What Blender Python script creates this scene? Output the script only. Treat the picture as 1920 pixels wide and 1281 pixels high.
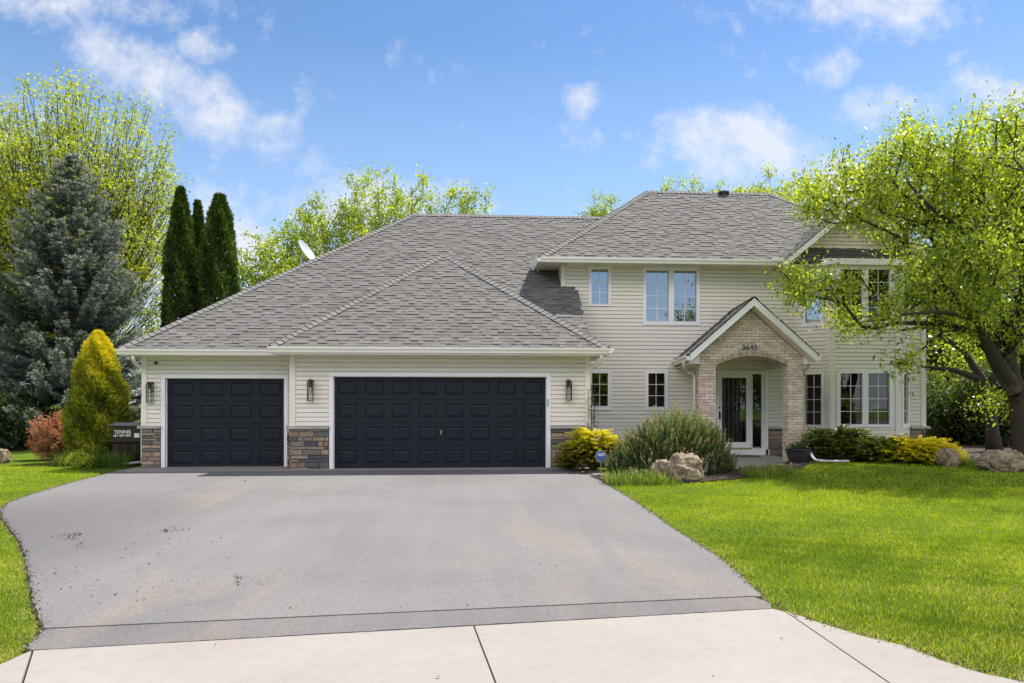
import bpy, math, random
import numpy as np
from mathutils import Vector, noise
from math import radians as R_, sin, cos, pi

for o in list(bpy.data.objects): bpy.data.objects.remove(o)
S = bpy.context.scene
COL = S.collection

# ------------------------------------------------------------------ camera
F = 1450.0; TH = math.atan(5.1e-5*F); C_, S_ = cos(TH), sin(TH); H = 1.55
cam = bpy.data.cameras.new('camera'); co = bpy.data.objects.new('camera', cam); COL.objects.link(co)
co.location = (0, 0, H); co.rotation_euler = (R_(90), 0, -TH)
cam.sensor_width = 36; cam.lens = 36*F/1920; cam.shift_y = (755-640.5)/1920
cam.clip_start = .1; cam.clip_end = 2000
S.camera = co
S.render.resolution_x = 1024; S.render.resolution_y = 683

# ------------------------------------------------------------------ light
SUN = Vector((.45, .30, 1)).normalized()
EL = math.asin(SUN.z); AZ = math.atan2(SUN.x, SUN.y)
sd = bpy.data.lights.new('sun', 'SUN'); sd.energy = 4.2; sd.angle = R_(.55); sd.color = (1, .955, .88)
so = bpy.data.objects.new('sun', sd); COL.objects.link(so)
so.rotation_euler = SUN.to_track_quat('Z', 'Y').to_euler()
S.view_settings.view_transform = 'Standard'; S.view_settings.look = 'None'
S.view_settings.exposure = 0.93; S.view_settings.gamma = 1

W = bpy.data.worlds.new('World'); S.world = W; W.use_nodes = True
wn, wl = W.node_tree.nodes, W.node_tree.links
wn.clear()

def N(nodes, t, **k):
    n = nodes.new(t)
    for a, v in k.items(): setattr(n, a, v)
    return n

def mathn(nodes, links, op, a, b=None, clamp=False):
    n = nodes.new('ShaderNodeMath'); n.operation = op; n.use_clamp = clamp
    for i, v in enumerate((a, b)):
        if v is None: continue
        if isinstance(v, (int, float)): n.inputs[i].default_value = v
        else: links.new(v, n.inputs[i])
    return n.outputs[0]

sky = N(wn, 'ShaderNodeTexSky', sky_type='NISHITA'); sky.sun_disc = False
sky.sun_elevation = EL; sky.sun_rotation = AZ; sky.altitude = 400; sky.air_density = 1.0; sky.dust_density = .3; sky.ozone_density = 3.0
tc = N(wn, 'ShaderNodeTexCoord'); sep = N(wn, 'ShaderNodeSeparateXYZ')
wl.new(tc.outputs['Generated'], sep.inputs[0])
def wm(op, a, b=None, clamp=False): return mathn(wn, wl, op, a, b, clamp)
yy = wm('MAXIMUM', sep.outputs[1], .05)
U = wm('DIVIDE', sep.outputs[0], yy); V = wm('DIVIDE', sep.outputs[2], yy)
uv = N(wn, 'ShaderNodeCombineXYZ'); wl.new(U, uv.inputs[0]); wl.new(V, uv.inputs[1])
nz = N(wn, 'ShaderNodeTexNoise'); nz.inputs['Scale'].default_value = 9; nz.inputs['Detail'].default_value = 9; nz.inputs['Roughness'].default_value = .6
nz.inputs['Distortion'].default_value = .25
wl.new(uv.outputs[0], nz.inputs['Vector'])
nz2 = N(wn, 'ShaderNodeTexNoise'); nz2.inputs['Scale'].default_value = 22; nz2.inputs['Detail'].default_value = 8; nz2.inputs['Roughness'].default_value = .65
wl.new(uv.outputs[0], nz2.inputs['Vector'])
def skyuv(px, py):
    u = (px-960)/F; v = (755-py)/F
    X = u*C_+S_; Y = C_-u*S_
    return X/Y, v/Y
# soft patches of cloud: centre, half axes (radians-ish), tilt, density
CL = [(330, 160, 270, 62, -29, 1.15), (205, 95, 130, 50, -25, .7), (375, 88, 55, 42, 30, .9), (120, 10, 330, 45, 0, .7), (20, 5, 90, 40, 0, .6), (480, 235, 60, 26, -25, .7),
      (1375, 268, 185, 76, -12, 1.3), (1330, 225, 70, 48, 0, .8), (1480, 310, 90, 40, -8, .8), (1095, 187, 42, 33, 0, .85), (1240, 240, 90, 45, 0, .28), (1640, 12, 190, 62, 0, 1.1),
      (1548, 130, 70, 38, 10, .7), (1680, 200, 110, 52, 10, .95), (1870, 178, 120, 55, -10, 1.0), (1790, 110, 40, 16, 30, .5), (1600, 350, 190, 60, 0, 1.1), (1500, 365, 120, 40, 0, 1.0),
      (150, 480, 260, 150, 0, .95), (400, 385, 60, 60, 0, .8), (450, 470, 120, 90, 0, .9), (640, 400, 150, 60, 0, 1.0), (740, 380, 180, 50, 0, .9), (1250, 300, 60, 30, 0, .4)]
acc = None
for (px, py, ax, ay, tilt, dens) in CL:
    cu, cv = skyuv(px, py); t = R_(tilt)
    du = wm('SUBTRACT', U, cu); dv = wm('SUBTRACT', V, cv)
    a = wm('ADD', wm('MULTIPLY', du, cos(t)*F/ax), wm('MULTIPLY', dv, sin(t)*F/ax))
    b = wm('ADD', wm('MULTIPLY', du, -sin(t)*F/ay), wm('MULTIPLY', dv, cos(t)*F/ay))
    r = wm('SQRT', wm('ADD', wm('MULTIPLY', a, a), wm('MULTIPLY', b, b)))
    m = wm('MULTIPLY', wm('SUBTRACT', 1.35, r), dens)
    acc = m if acc is None else wm('MAXIMUM', acc, m)
nz3 = N(wn, 'ShaderNodeTexNoise'); nz3.inputs['Scale'].default_value = 55; nz3.inputs['Detail'].default_value = 6; nz3.inputs['Roughness'].default_value = .7
wl.new(uv.outputs[0], nz3.inputs['Vector'])
nn = wm('ADD', wm('ADD', wm('MULTIPLY', nz.outputs[0], 2.7), wm('MULTIPLY', nz2.outputs[0], 2.2)), wm('MULTIPLY', nz3.outputs[0], .8))
acc = wm('MINIMUM', wm('MAXIMUM', acc, 0), 1.0)
acc = wm('ADD', wm('MULTIPLY', acc, 1.25), wm('SUBTRACT', nn, 3.12))
acc = wm('MULTIPLY', acc, .86, True)
acc = wm('MULTIPLY', wm('POWER', acc, 1.2), .82)
# unseen broken bright cloud, added above the far trees to lighten the facade
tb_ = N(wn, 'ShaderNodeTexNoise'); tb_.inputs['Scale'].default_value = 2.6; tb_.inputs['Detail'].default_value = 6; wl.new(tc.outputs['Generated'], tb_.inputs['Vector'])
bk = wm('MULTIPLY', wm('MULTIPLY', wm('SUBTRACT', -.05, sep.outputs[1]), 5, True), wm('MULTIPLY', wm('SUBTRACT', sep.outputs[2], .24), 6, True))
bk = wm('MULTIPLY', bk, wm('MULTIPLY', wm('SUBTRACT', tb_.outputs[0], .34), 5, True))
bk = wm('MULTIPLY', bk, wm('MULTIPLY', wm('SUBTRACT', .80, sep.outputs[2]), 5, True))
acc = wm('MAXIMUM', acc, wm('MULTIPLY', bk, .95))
mx = N(wn, 'ShaderNodeMix', data_type='RGBA')
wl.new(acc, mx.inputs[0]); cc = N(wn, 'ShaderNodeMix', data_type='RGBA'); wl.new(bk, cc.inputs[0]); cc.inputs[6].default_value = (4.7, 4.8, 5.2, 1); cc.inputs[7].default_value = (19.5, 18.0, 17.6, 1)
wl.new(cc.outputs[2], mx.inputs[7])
hs = N(wn, 'ShaderNodeHueSaturation'); hs.inputs['Saturation'].default_value = 1.12; hs.inputs['Value'].default_value = .93
tn = N(wn, 'ShaderNodeMix', data_type='RGBA', blend_type='MULTIPLY'); tn.inputs[0].default_value = 1; tn.inputs[7].default_value = (1.0, .98, .98, 1)
wl.new(sky.outputs[0], hs.inputs['Color']); wl.new(hs.outputs[0], tn.inputs[6]); 
hz = N(wn, 'ShaderNodeMix', data_type='RGBA'); hz.inputs[7].default_value = (4.0, 4.9, 6.2, 1)
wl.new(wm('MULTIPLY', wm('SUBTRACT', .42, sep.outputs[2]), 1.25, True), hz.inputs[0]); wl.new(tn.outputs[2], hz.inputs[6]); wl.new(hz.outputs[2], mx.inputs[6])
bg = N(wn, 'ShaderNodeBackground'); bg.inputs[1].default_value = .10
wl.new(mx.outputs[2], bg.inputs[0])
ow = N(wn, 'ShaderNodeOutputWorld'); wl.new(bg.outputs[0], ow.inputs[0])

# ------------------------------------------------------------------ placing by sight lines
def onY(px, py, Y):
    u = (px-960)/F; d = Y/(C_-u*S_)
    return Vector((d*(u*C_+S_), Y, H+(755-py)/F*d))
def XY(px, Y): return onY(px, 755, Y).x
def ZY(px, py, Y): return onY(px, py, Y).z
def WD(px, py, d):
    l = (px-960)/F*d
    return Vector((l*C_+d*S_, d*C_-l*S_, H+(755-py)/F*d))
def sstep(a, b, x):
    t = min(1, max(0, (x-a)/(b-a))); return t*t*(3-2*t)
def hd(x, y): return .005*(y-4)
def hl(x, y):
    z = .005*(min(y, 40)-4)
    z += .17*sstep(4.2, 8, x)*sstep(9, 16.5, y)
    z += .05*sstep(-6.5, -10, x)*sstep(12, 17, y)
    return z
def G(px, py, f=hd):
    z = 0
    for _ in range(12):
        d = (H-z)*F/(py-755); p = WD(px, py, d); z = f(p.x, p.y)
    return Vector((p.x, p.y, z))

Yg = F*C_/82.4; Ys = F*C_/79.2; Yh = F*C_/71.7; Ybr = 17.85

# ------------------------------------------------------------------ materials
MATS = {}
def newmat(name):
    m = bpy.data.materials.new(name); m.use_nodes = True
    n, l = m.node_tree.nodes, m.node_tree.links
    return m, n, l, n['Principled BSDF']
def ramp(n, stops):
    r = n.new('ShaderNodeValToRGB'); e = r.color_ramp.elements
    while len(e) < len(stops): e.new(.5)
    for i, (p, c) in enumerate(stops): e[i].position = p; e[i].color = (*c, 1)
    return r
def noisen(n, l, scale, detail=4, rough=.55, coord='Object', dist=0, vec=None, sc=None):
    t = n.new('ShaderNodeTexCoord'); x = n.new('ShaderNodeTexNoise')
    x.inputs['Scale'].default_value = scale; x.inputs['Detail'].default_value = detail; x.inputs['Roughness'].default_value = rough; x.inputs['Distortion'].default_value = dist
    src = t.outputs[coord] if vec is None else vec
    if sc:
        mp = n.new('ShaderNodeMapping'); mp.inputs['Scale'].default_value = sc; l.new(src, mp.inputs[0]); src = mp.outputs[0]
    l.new(src, x.inputs['Vector'])
    return x
def bumpit(n, l, b, h, dist, strength=1):
    k = n.new('ShaderNodeBump'); k.inputs['Distance'].default_value = dist; k.inputs['Strength'].default_value = strength
    l.new(h, k.inputs['Height']); l.new(k.outputs[0], b.inputs['Normal']); return k
def mixc(n, l, fac, a, b, blend='MIX'):
    m = n.new('ShaderNodeMix'); m.data_type = 'RGBA'; m.blend_type = blend
    for s, v in ((0, fac), (6, a), (7, b)):
        if isinstance(v, (int, float)): m.inputs[s].default_value = v
        elif isinstance(v, tuple): m.inputs[s].default_value = (*v, 1)
        else: l.new(v, m.inputs[s])
    return m.outputs[2]

def plain(name, col, rough=.5, var=.06, scale=6, bump=0, metal=0, spec=.5, sc=None):
    m, n, l, b = newmat(name)
    x = noisen(n, l, scale, 5, .6, sc=sc)
    r = ramp(n, [(.3, tuple(c*(1-var) for c in col)), (.7, tuple(min(1, c*(1+var)) for c in col))])
    l.new(x.outputs[0], r.inputs[0]); l.new(r.outputs[0], b.inputs['Base Color'])
    b.inputs['Roughness'].default_value = rough; b.inputs['Metallic'].default_value = metal
    b.inputs['Specular IOR Level'].default_value = spec
    if bump:
        y = noisen(n, l, scale*12, 3); bumpit(n, l, b, y.outputs[0], bump)
    MATS[name] = m; return m
def toned(name, stops, rough=.8, bump=0, bscale=60, spot=None, attr='tone', spec=.3, mott=.25, mscale=30):
    """colour picked per face by the 'tone' attribute, mottled by noise"""
    m, n, l, b = newmat(name)
    a = n.new('ShaderNodeAttribute'); a.attribute_name = attr
    r = ramp(n, stops); l.new(a.outputs['Fac'], r.inputs[0])
    x = noisen(n, l, mscale, 6, .65)
    rr = ramp(n, [(.25, (1-mott,)*3), (.75, (1+mott,)*3)]); l.new(x.outputs[0], rr.inputs[0])
    c = mixc(n, l, 1.0, r.outputs[0], rr.outputs[0], 'MULTIPLY')
    l.new(c, b.inputs['Base Color'])
    b.inputs['Roughness'].default_value = rough; b.inputs['Specular IOR Level'].default_value = spec
    if bump:
        y = noisen(n, l, bscale, 4, .7); bumpit(n, l, b, y.outputs[0], bump)
    MATS[name] = m; return m
def leafy(name, stops, trans=.45, rough=.5, ttint=(1.25, 1.2, .6), spec=.35):
    m, n, l, b = newmat(name)
    a = n.new('ShaderNodeAttribute'); a.attribute_name = 'tone'
    r = ramp(n, stops); l.new(a.outputs['Fac'], r.inputs[0])
    l.new(r.outputs[0], b.inputs['Base Color']); b.inputs['Roughness'].default_value = rough; b.inputs['Specular IOR Level'].default_value = spec
    t = n.new('ShaderNodeBsdfTranslucent')
    tcx = mixc(n, l, 1.0, r.outputs[0], ttint, 'MULTIPLY'); l.new(tcx, t.inputs[0])
    mx = n.new('ShaderNodeMixShader'); mx.inputs[0].default_value = trans
    l.new(b.outputs[0], mx.inputs[1]); l.new(t.outputs[0], mx.inputs[2])
    l.new(mx.outputs[0], n['Material Output'].inputs[0])
    MATS[name] = m; return m

plain('siding', (.80, .732, .655), .55, .035, 2.0, sc=(1, 1, 6))
plain('siding_trim', (.82, .745, .66), .5, .03, 3)
plain('white_trim', (.86, .84, .84), .4, .03, 3)
plain('gutter_paint', (.86, .81, .74), .35, .04, 2)
plain('soffit_paint', (.74, .66, .57), .5, .03, 2)
plain('downspout_paint', (.60, .55, .47), .4, .04, 2)
plain('door_paint', (.0088, .0125, .0205), .55, .15, 3, bump=.0006, spec=.28)
plain('black_metal', (.012, .012, .013), .4, .1, 5)
plain('ledge_stone', (.40, .385, .35), .85, .18, 14, bump=.006)
plain('mortar', (.20, .185, .165), .95, .15, 20)
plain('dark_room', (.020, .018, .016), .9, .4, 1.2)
plain('bulb_glass', (.75, .68, .5), .2, .02, 5)
plain('brass', (.62, .50, .22), .3, .05, 5, metal=.6)
plain('plastic_bin', (.022, .012, .009), .28, .2, 3)
plain('bin_lid', (.16, .16, .20), .35, .1, 3)
plain('blind_slats', (.20, .27, .38), .6, .04, 4)
plain('sign_blue', (.010, .085, .30), .35, .08, 8)
plain('sign_white', (.80, .80, .82), .4, .02, 8)
plain('letter_white', (.75, .75, .74), .5, .02, 8)
plain('steel', (.55, .55, .55), .35, .05, 8, metal=.7)
plain('dish_paint', (.50, .50, .52), .4, .04, 8)
plain('planter_glaze', (.028, .024, .034), .3, .2, 5)
plain('foundation', (.33, .31, .28), .9, .1, 10, bump=.003)
plain('ground_soil', (.045, .032, .022), .95, .4, 12, bump=.01)
plain('white_pipe', (.36, .36, .35), .45, .08, 6)
plain('lamp_fabric', (.75, .68, .55), .8, .03, 6)
plain('house_wall_far', (.45, .42, .36), .8, .05, 3)

toned('shingles', [(0, (.035, .032, .031)), (.12, (.085, .079, .075)), (.30, (.120, .113, .104)), (.6, (.156, .148, .138)), (1, (.205, .195, .183))], .92, .004, 220, mott=.16, mscale=120, spec=.15)
toned('stone', [(0, (.07, .073, .082)), (.15, (.14, .138, .145)), (.30, (.21, .18, .155)), (.5, (.32, .235, .17)), (.75, (.42, .32, .23)), (.9, (.27, .175, .125)), (1, (.46, .40, .34))], .85, .012, 38, mott=.35, mscale=22)
toned('bark', [(0, (.034, .026, .021)), (1, (.082, .062, .048))], .95, .02, 30, mott=.35, mscale=14)
toned('bark_pale', [(0, (.16, .14, .10)), (1, (.26, .23, .16))], .95, .01, 30, mott=.3, mscale=14)

def brick_mat():
    m, n, l, b = newmat('brick')
    t = n.new('ShaderNodeTexCoord'); bt = n.new('ShaderNodeTexBrick')
    l.new(t.outputs['UV'], bt.inputs['Vector'])
    bt.inputs['Scale'].default_value = 1; bt.inputs['Brick Width'].default_value = .203; bt.inputs['Row Height'].default_value = .0677
    bt.inputs['Mortar Size'].default_value = .0048; bt.inputs['Mortar Smooth'].default_value = .2; bt.inputs['Bias'].default_value = -.1
    bt.inputs['Color1'].default_value = (.76, .61, .50, 1); bt.inputs['Color2'].default_value = (.42, .295, .245, 1); bt.inputs['Mortar'].default_value = (.30, .26, .22, 1)
    x = noisen(n, l, 16, 5, .7); x2 = noisen(n, l, 60, 4, .7)
    r1 = ramp(n, [(.42, (0, 0, 0)), (.60, (1, 1, 1))]); l.new(x.outputs[0], r1.inputs[0])
    c1 = mixc(n, l, mathn(n, l, 'MULTIPLY', r1.outputs[0], .42), bt.outputs[0], (.84, .75, .66))
    r2 = ramp(n, [(.30, (1, 1, 1)), (.42, (0, 0, 0))]); l.new(x2.outputs[0], r2.inputs[0])
    c2 = mixc(n, l, mathn(n, l, 'MULTIPLY', r2.outputs[0], .6), c1, (.17, .13, .11))
    c3 = mixc(n, l, bt.outputs[1], c2, (.27, .225, .185))
    l.new(c3, b.inputs['Base Color']); b.inputs['Roughness'].default_value = .9
    h = mathn(n, l, 'ADD', mathn(n, l, 'MULTIPLY', bt.outputs[1], -1), mathn(n, l, 'MULTIPLY', x2.outputs[0], .5))
    bumpit(n, l, b, h, .008); MATS['brick'] = m
brick_mat()

def asphalt_mat(name, base, dark=False):
    m, n, l, b = newmat(name)
    t = n.new('ShaderNodeTexCoord')
    big = noisen(n, l, .35, 5, .55, dist=.6)
    stre = noisen(n, l, 1.0, 4, .6, sc=(1.6, .35, 1), dist=.8)
    fine = noisen(n, l, 170, 2, .8)
    spk = n.new('ShaderNodeTexVoronoi'); spk.inputs['Scale'].default_value = 95; l.new(t.outputs['Object'], spk.inputs['Vector'])
    r = ramp(n, [(.30, tuple(c*.86 for c in base)), (.5, base), (.72, tuple(c*1.12 for c in base))]); l.new(big.outputs[0], r.inputs[0])
    # tan dust, mostly on the left half, in streaks
    sp = n.new('ShaderNodeSeparateXYZ'); l.new(t.outputs['Object'], sp.inputs[0])
    def gauss(cx, cy, sx, sy):
        a = mathn(n, l, 'MULTIPLY', mathn(n, l, 'SUBTRACT', sp.outputs[0], cx), 1/sx); c = mathn(n, l, 'MULTIPLY', mathn(n, l, 'SUBTRACT', sp.outputs[1], cy), 1/sy)
        q = mathn(n, l, 'ADD', mathn(n, l, 'MULTIPLY', a, a), mathn(n, l, 'MULTIPLY', c, c))
        return mathn(n, l, 'SUBTRACT', 1, q, True)
    g1 = gauss(-1.9, 6.3, 1.1, 2.2); g2 = gauss(-3.5, 13.0, 1.7, 3.0); g3 = gauss(2.0, 8.0, 2.6, 4.5)
    rs = ramp(n, [(.45, (0, 0, 0)), (.70, (1, 1, 1))]); l.new(stre.outputs[0], rs.inputs[0])
    g = mathn(n, l, 'ADD', mathn(n, l, 'ADD', mathn(n, l, 'MULTIPLY', g1, .6), mathn(n, l, 'MULTIPLY', g2, .5)), mathn(n, l, 'MULTIPLY', g3, .45), True)
    fac = mathn(n, l, 'MULTIPLY', g, rs.outputs[0])
    c1 = mixc(n, l, fac, r.outputs[0], (.27, .215, .16))
    wv = n.new('ShaderNodeTexWave'); wv.inputs['Scale'].default_value = .55; wv.inputs['Distortion'].default_value = 5.5; wv.inputs['Detail'].default_value = 3; wv.inputs['Detail Scale'].default_value = .35; l.new(t.outputs['Object'], wv.inputs['Vector'])
    rw = ramp(n, [(.55, (0, 0, 0)), (.95, (1, 1, 1))]); l.new(wv.outputs['Fac'], rw.inputs[0])
    c1 = mixc(n, l, mathn(n, l, 'MULTIPLY', rw.outputs[0], .07), c1, (.27, .25, .235))
    # darker margin along the left side
    g4 = gauss(-5.6, 8.6, 2.6, 5.4)
    c1 = mixc(n, l, mathn(n, l, 'MULTIPLY', g4, .80), c1, (.105, .098, .100))
    rf = ramp(n, [(.25, (.62,)*3), (.75, (1.38,)*3)]); l.new(fine.outputs[0], rf.inputs[0])
    c2 = mixc(n, l, 1.0, c1, rf.outputs[0], 'MULTIPLY')
    rv = ramp(n, [(.0, (1.35,)*3), (.10, (1.0,)*3), (.55, (1.0,)*3), (.8, (.82,)*3)]); l.new(spk.outputs['Distance'], rv.inputs[0])
    mg = noisen(n, l, 34, 6, .8); rmg = ramp(n, [(.3, (.74,)*3), (.7, (1.22,)*3)]); l.new(mg.outputs[0], rmg.inputs[0]); c2 = mixc(n, l, 1.0, c2, rmg.outputs[0], 'MULTIPLY')
    c3 = mixc(n, l, .7, c2, rv.outputs[0], 'MULTIPLY')
    l.new(c3, b.inputs['Base Color']); b.inputs['Roughness'].default_value = .9; b.inputs['Specular IOR Level'].default_value = .25
    bumpit(n, l, b, fine.outputs[0], .003); MATS[name] = m
asphalt_mat('asphalt', (.180, .171, .165)); asphalt_mat('asphalt_dark', (.155, .145, .140))

def concrete_mat():
    m, n, l, b = newmat('concrete')
    big = noisen(n, l, .8, 5, .6, dist=.4); fine = noisen(n, l, 120, 3, .8); pink = noisen(n, l, 2.6, 6, .7)
    r = ramp(n, [(.3, (.274, .244, .213)), (.7, (.312, .281, .250))]); l.new(big.outputs[0], r.inputs[0])
    rp = ramp(n, [(.58, (0, 0, 0)), (.75, (1, 1, 1))]); l.new(pink.outputs[0], rp.inputs[0])
    c = mixc(n, l, mathn(n, l, 'MULTIPLY', rp.outputs[0], .35), r.outputs[0], (.28, .215, .165))
    st = noisen(n, l, 9, 8, .8); rst = ramp(n, [(.30, (.88,)*3), (.5, (1.0,)*3), (.75, (1.04,)*3)]); l.new(st.outputs[0], rst.inputs[0]); c = mixc(n, l, 1.0, c, rst.outputs[0], 'MULTIPLY')
    rf = ramp(n, [(.25, (.84,)*3), (.75, (1.12,)*3)]); l.new(fine.outputs[0], rf.inputs[0])
    c = mixc(n, l, 1.0, c, rf.outputs[0], 'MULTIPLY')
    l.new(c, b.inputs['Base Color']); b.inputs['Roughness'].default_value = .88
    bumpit(n, l, b, fine.outputs[0], .0015); MATS['concrete'] = m
concrete_mat()

def lawn_mat():
    m, n, l, b = newmat('lawn')
    big = noisen(n, l, .5, 5, .6); fine = noisen(n, l, 40, 4, .75); yel = noisen(n, l, 1.6, 6, .7)
    r = ramp(n, [(.3, (.05, .095, .008)), (.55, (.115, .175, .012)), (.8, (.18, .24, .018))]); l.new(fine.outputs[0], r.inputs[0])
    ry = ramp(n, [(.55, (0, 0, 0)), (.75, (1, 1, 1))]); l.new(yel.outputs[0], ry.inputs[0])
    c = mixc(n, l, mathn(n, l, 'MULTIPLY', ry.outputs[0], .4), r.outputs[0], (.16, .16, .045))
    rb = ramp(n, [(.3, (.8, .85, .8)), (.7, (1.15, 1.1, 1.0))]); l.new(big.outputs[0], rb.inputs[0])
    c = mixc(n, l, 1.0, c, rb.outputs[0], 'MULTIPLY')
    l.new(c, b.inputs['Base Color']); b.inputs['Roughness'].default_value = .95; b.inputs['Specular IOR Level'].default_value = .1
    bumpit(n, l, b, fine.outputs[0], .03); MATS['lawn'] = m
lawn_mat()

def rock_mat():
    m, n, l, b = newmat('limestone')
    a = noisen(n, l, 5, 8, .7, dist=1.2); v = n.new('ShaderNodeTexVoronoi'); v.inputs['Scale'].default_value = 9; v.feature = 'DISTANCE_TO_EDGE'
    t = n.new('ShaderNodeTexCoord'); l.new(t.outputs['Object'], v.inputs['Vector'])
    r = ramp(n, [(.34, (.05, .038, .026)), (.44, (.22, .165, .105)), (.53, (.38, .30, .20)), (.74, (.54, .45, .32))]); l.new(a.outputs[0], r.inputs[0])
    l.new(r.outputs[0], b.inputs['Base Color']); b.inputs['Roughness'].default_value = .95
    bumpit(n, l, b, a.outputs[0], .09); MATS['limestone'] = m
rock_mat()

def glass_mat(name, refl, tint):
    m, n, l, b = newmat(name)
    n.remove(b)
    tr = n.new('ShaderNodeBsdfTransparent'); tr.inputs[0].default_value = (*tint, 1)
    gl = n.new('ShaderNodeBsdfGlossy'); gl.inputs['Roughness'].default_value = .0; gl.inputs[0].default_value = (.95, .97, 1, 1)
    x = noisen(n, l, .9, 2, .5)
    k = n.new('ShaderNodeBump'); k.inputs['Distance'].default_value = .0015; l.new(x.outputs[0], k.inputs['Height']); l.new(k.outputs[0], gl.inputs['Normal'])
    lw = n.new('ShaderNodeLayerWeight'); lw.inputs[0].default_value = .35
    f = mathn(n, l, 'ADD', mathn(n, l, 'MULTIPLY', lw.outputs['Fresnel'], 1.0), refl, True)
    mx = n.new('ShaderNodeMixShader'); l.new(f, mx.inputs[0]); l.new(tr.outputs[0], mx.inputs[1]); l.new(gl.outputs[0], mx.inputs[2])
    l.new(mx.outputs[0], n['Material Output'].inputs[0]); MATS[name] = m
glass_mat('window_glass', .05, (.72, .77, .76)); glass_mat('coated_glass', .34, (.75, .80, .85)); glass_mat('lamp_glass', .05, (.93, .95, .93))

leafy('leaf_yellow_green', [(0, (.17, .235, .03)), (.5, (.37, .44, .05)), (1, (.62, .62, .08))], .55)
leafy('leaf_spring', [(0, (.14, .21, .04)), (.5, (.34, .43, .055)), (1, (.60, .64, .10))], .6)
leafy('leaf_crab', [(0, (.09, .14, .024)), (.35, (.25, .33, .034)), (.65, (.43, .53, .05)), (.88, (.64, .68, .07)), (1, (.60, .45, .22))], .55, .35, spec=.6)
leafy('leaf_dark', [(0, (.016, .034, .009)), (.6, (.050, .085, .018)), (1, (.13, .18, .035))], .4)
leafy('needle_blue', [(0, (.014, .022, .016)), (.35, (.055, .078, .060)), (.6, (.225, .26, .205)), (.85, (.52, .56, .45)), (1, (.58, .50, .32))], .2, .6, (1, 1, 1))
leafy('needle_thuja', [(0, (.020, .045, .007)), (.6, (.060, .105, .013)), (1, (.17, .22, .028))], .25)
leafy('needle_gold', [(0, (.07, .085, .010)), (.35, (.21, .235, .016)), (.62, (.40, .38, .020)), (1, (.86, .72, .030))], .25, ttint=(1.1, 1.1, .8))
leafy('needle_yellow', [(0, (.05, .06, .008)), (.3, (.17, .17, .012)), (.6, (.60, .54, .020)), (1, (.90, .77, .030))], .25, ttint=(1.1, 1.1, .8))
leafy('needle_juniper', [(0, (.030, .045, .010)), (.6, (.085, .115, .018)), (1, (.24, .27, .035))], .2)
leafy('needle_yew', [(0, (.035, .055, .018)), (.45, (.14, .19, .05)), (.8, (.34, .38, .12)), (1, (.50, .30, .19))], .2, ttint=(1.1, 1.1, .9))
leafy('leaf_barberry', [(0, (.16, .17, .03)), (.4, (.36, .21, .08)), (.75, (.54, .24, .125)), (1, (.68, .33, .19))], .35, ttint=(1.2, .9, .8))
leafy('blade', [(0, (.05, .115, .018)), (.5, (.15, .235, .026)), (1, (.36, .40, .06))], .4)
leafy('lawn_blade', [(0, (.10, .165, .010)), (.45, (.285, .395, .012)), (.85, (.46, .52, .020)), (.93, (.50, .45, .13)), (1, (.62, .53, .33))], .45, ttint=(1.2, 1.15, .4))
toned('mulch', [(0, (.05, .030, .022)), (.6, (.12, .085, .065)), (1, (.30, .25, .21))], .95, mott=.3)

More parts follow.
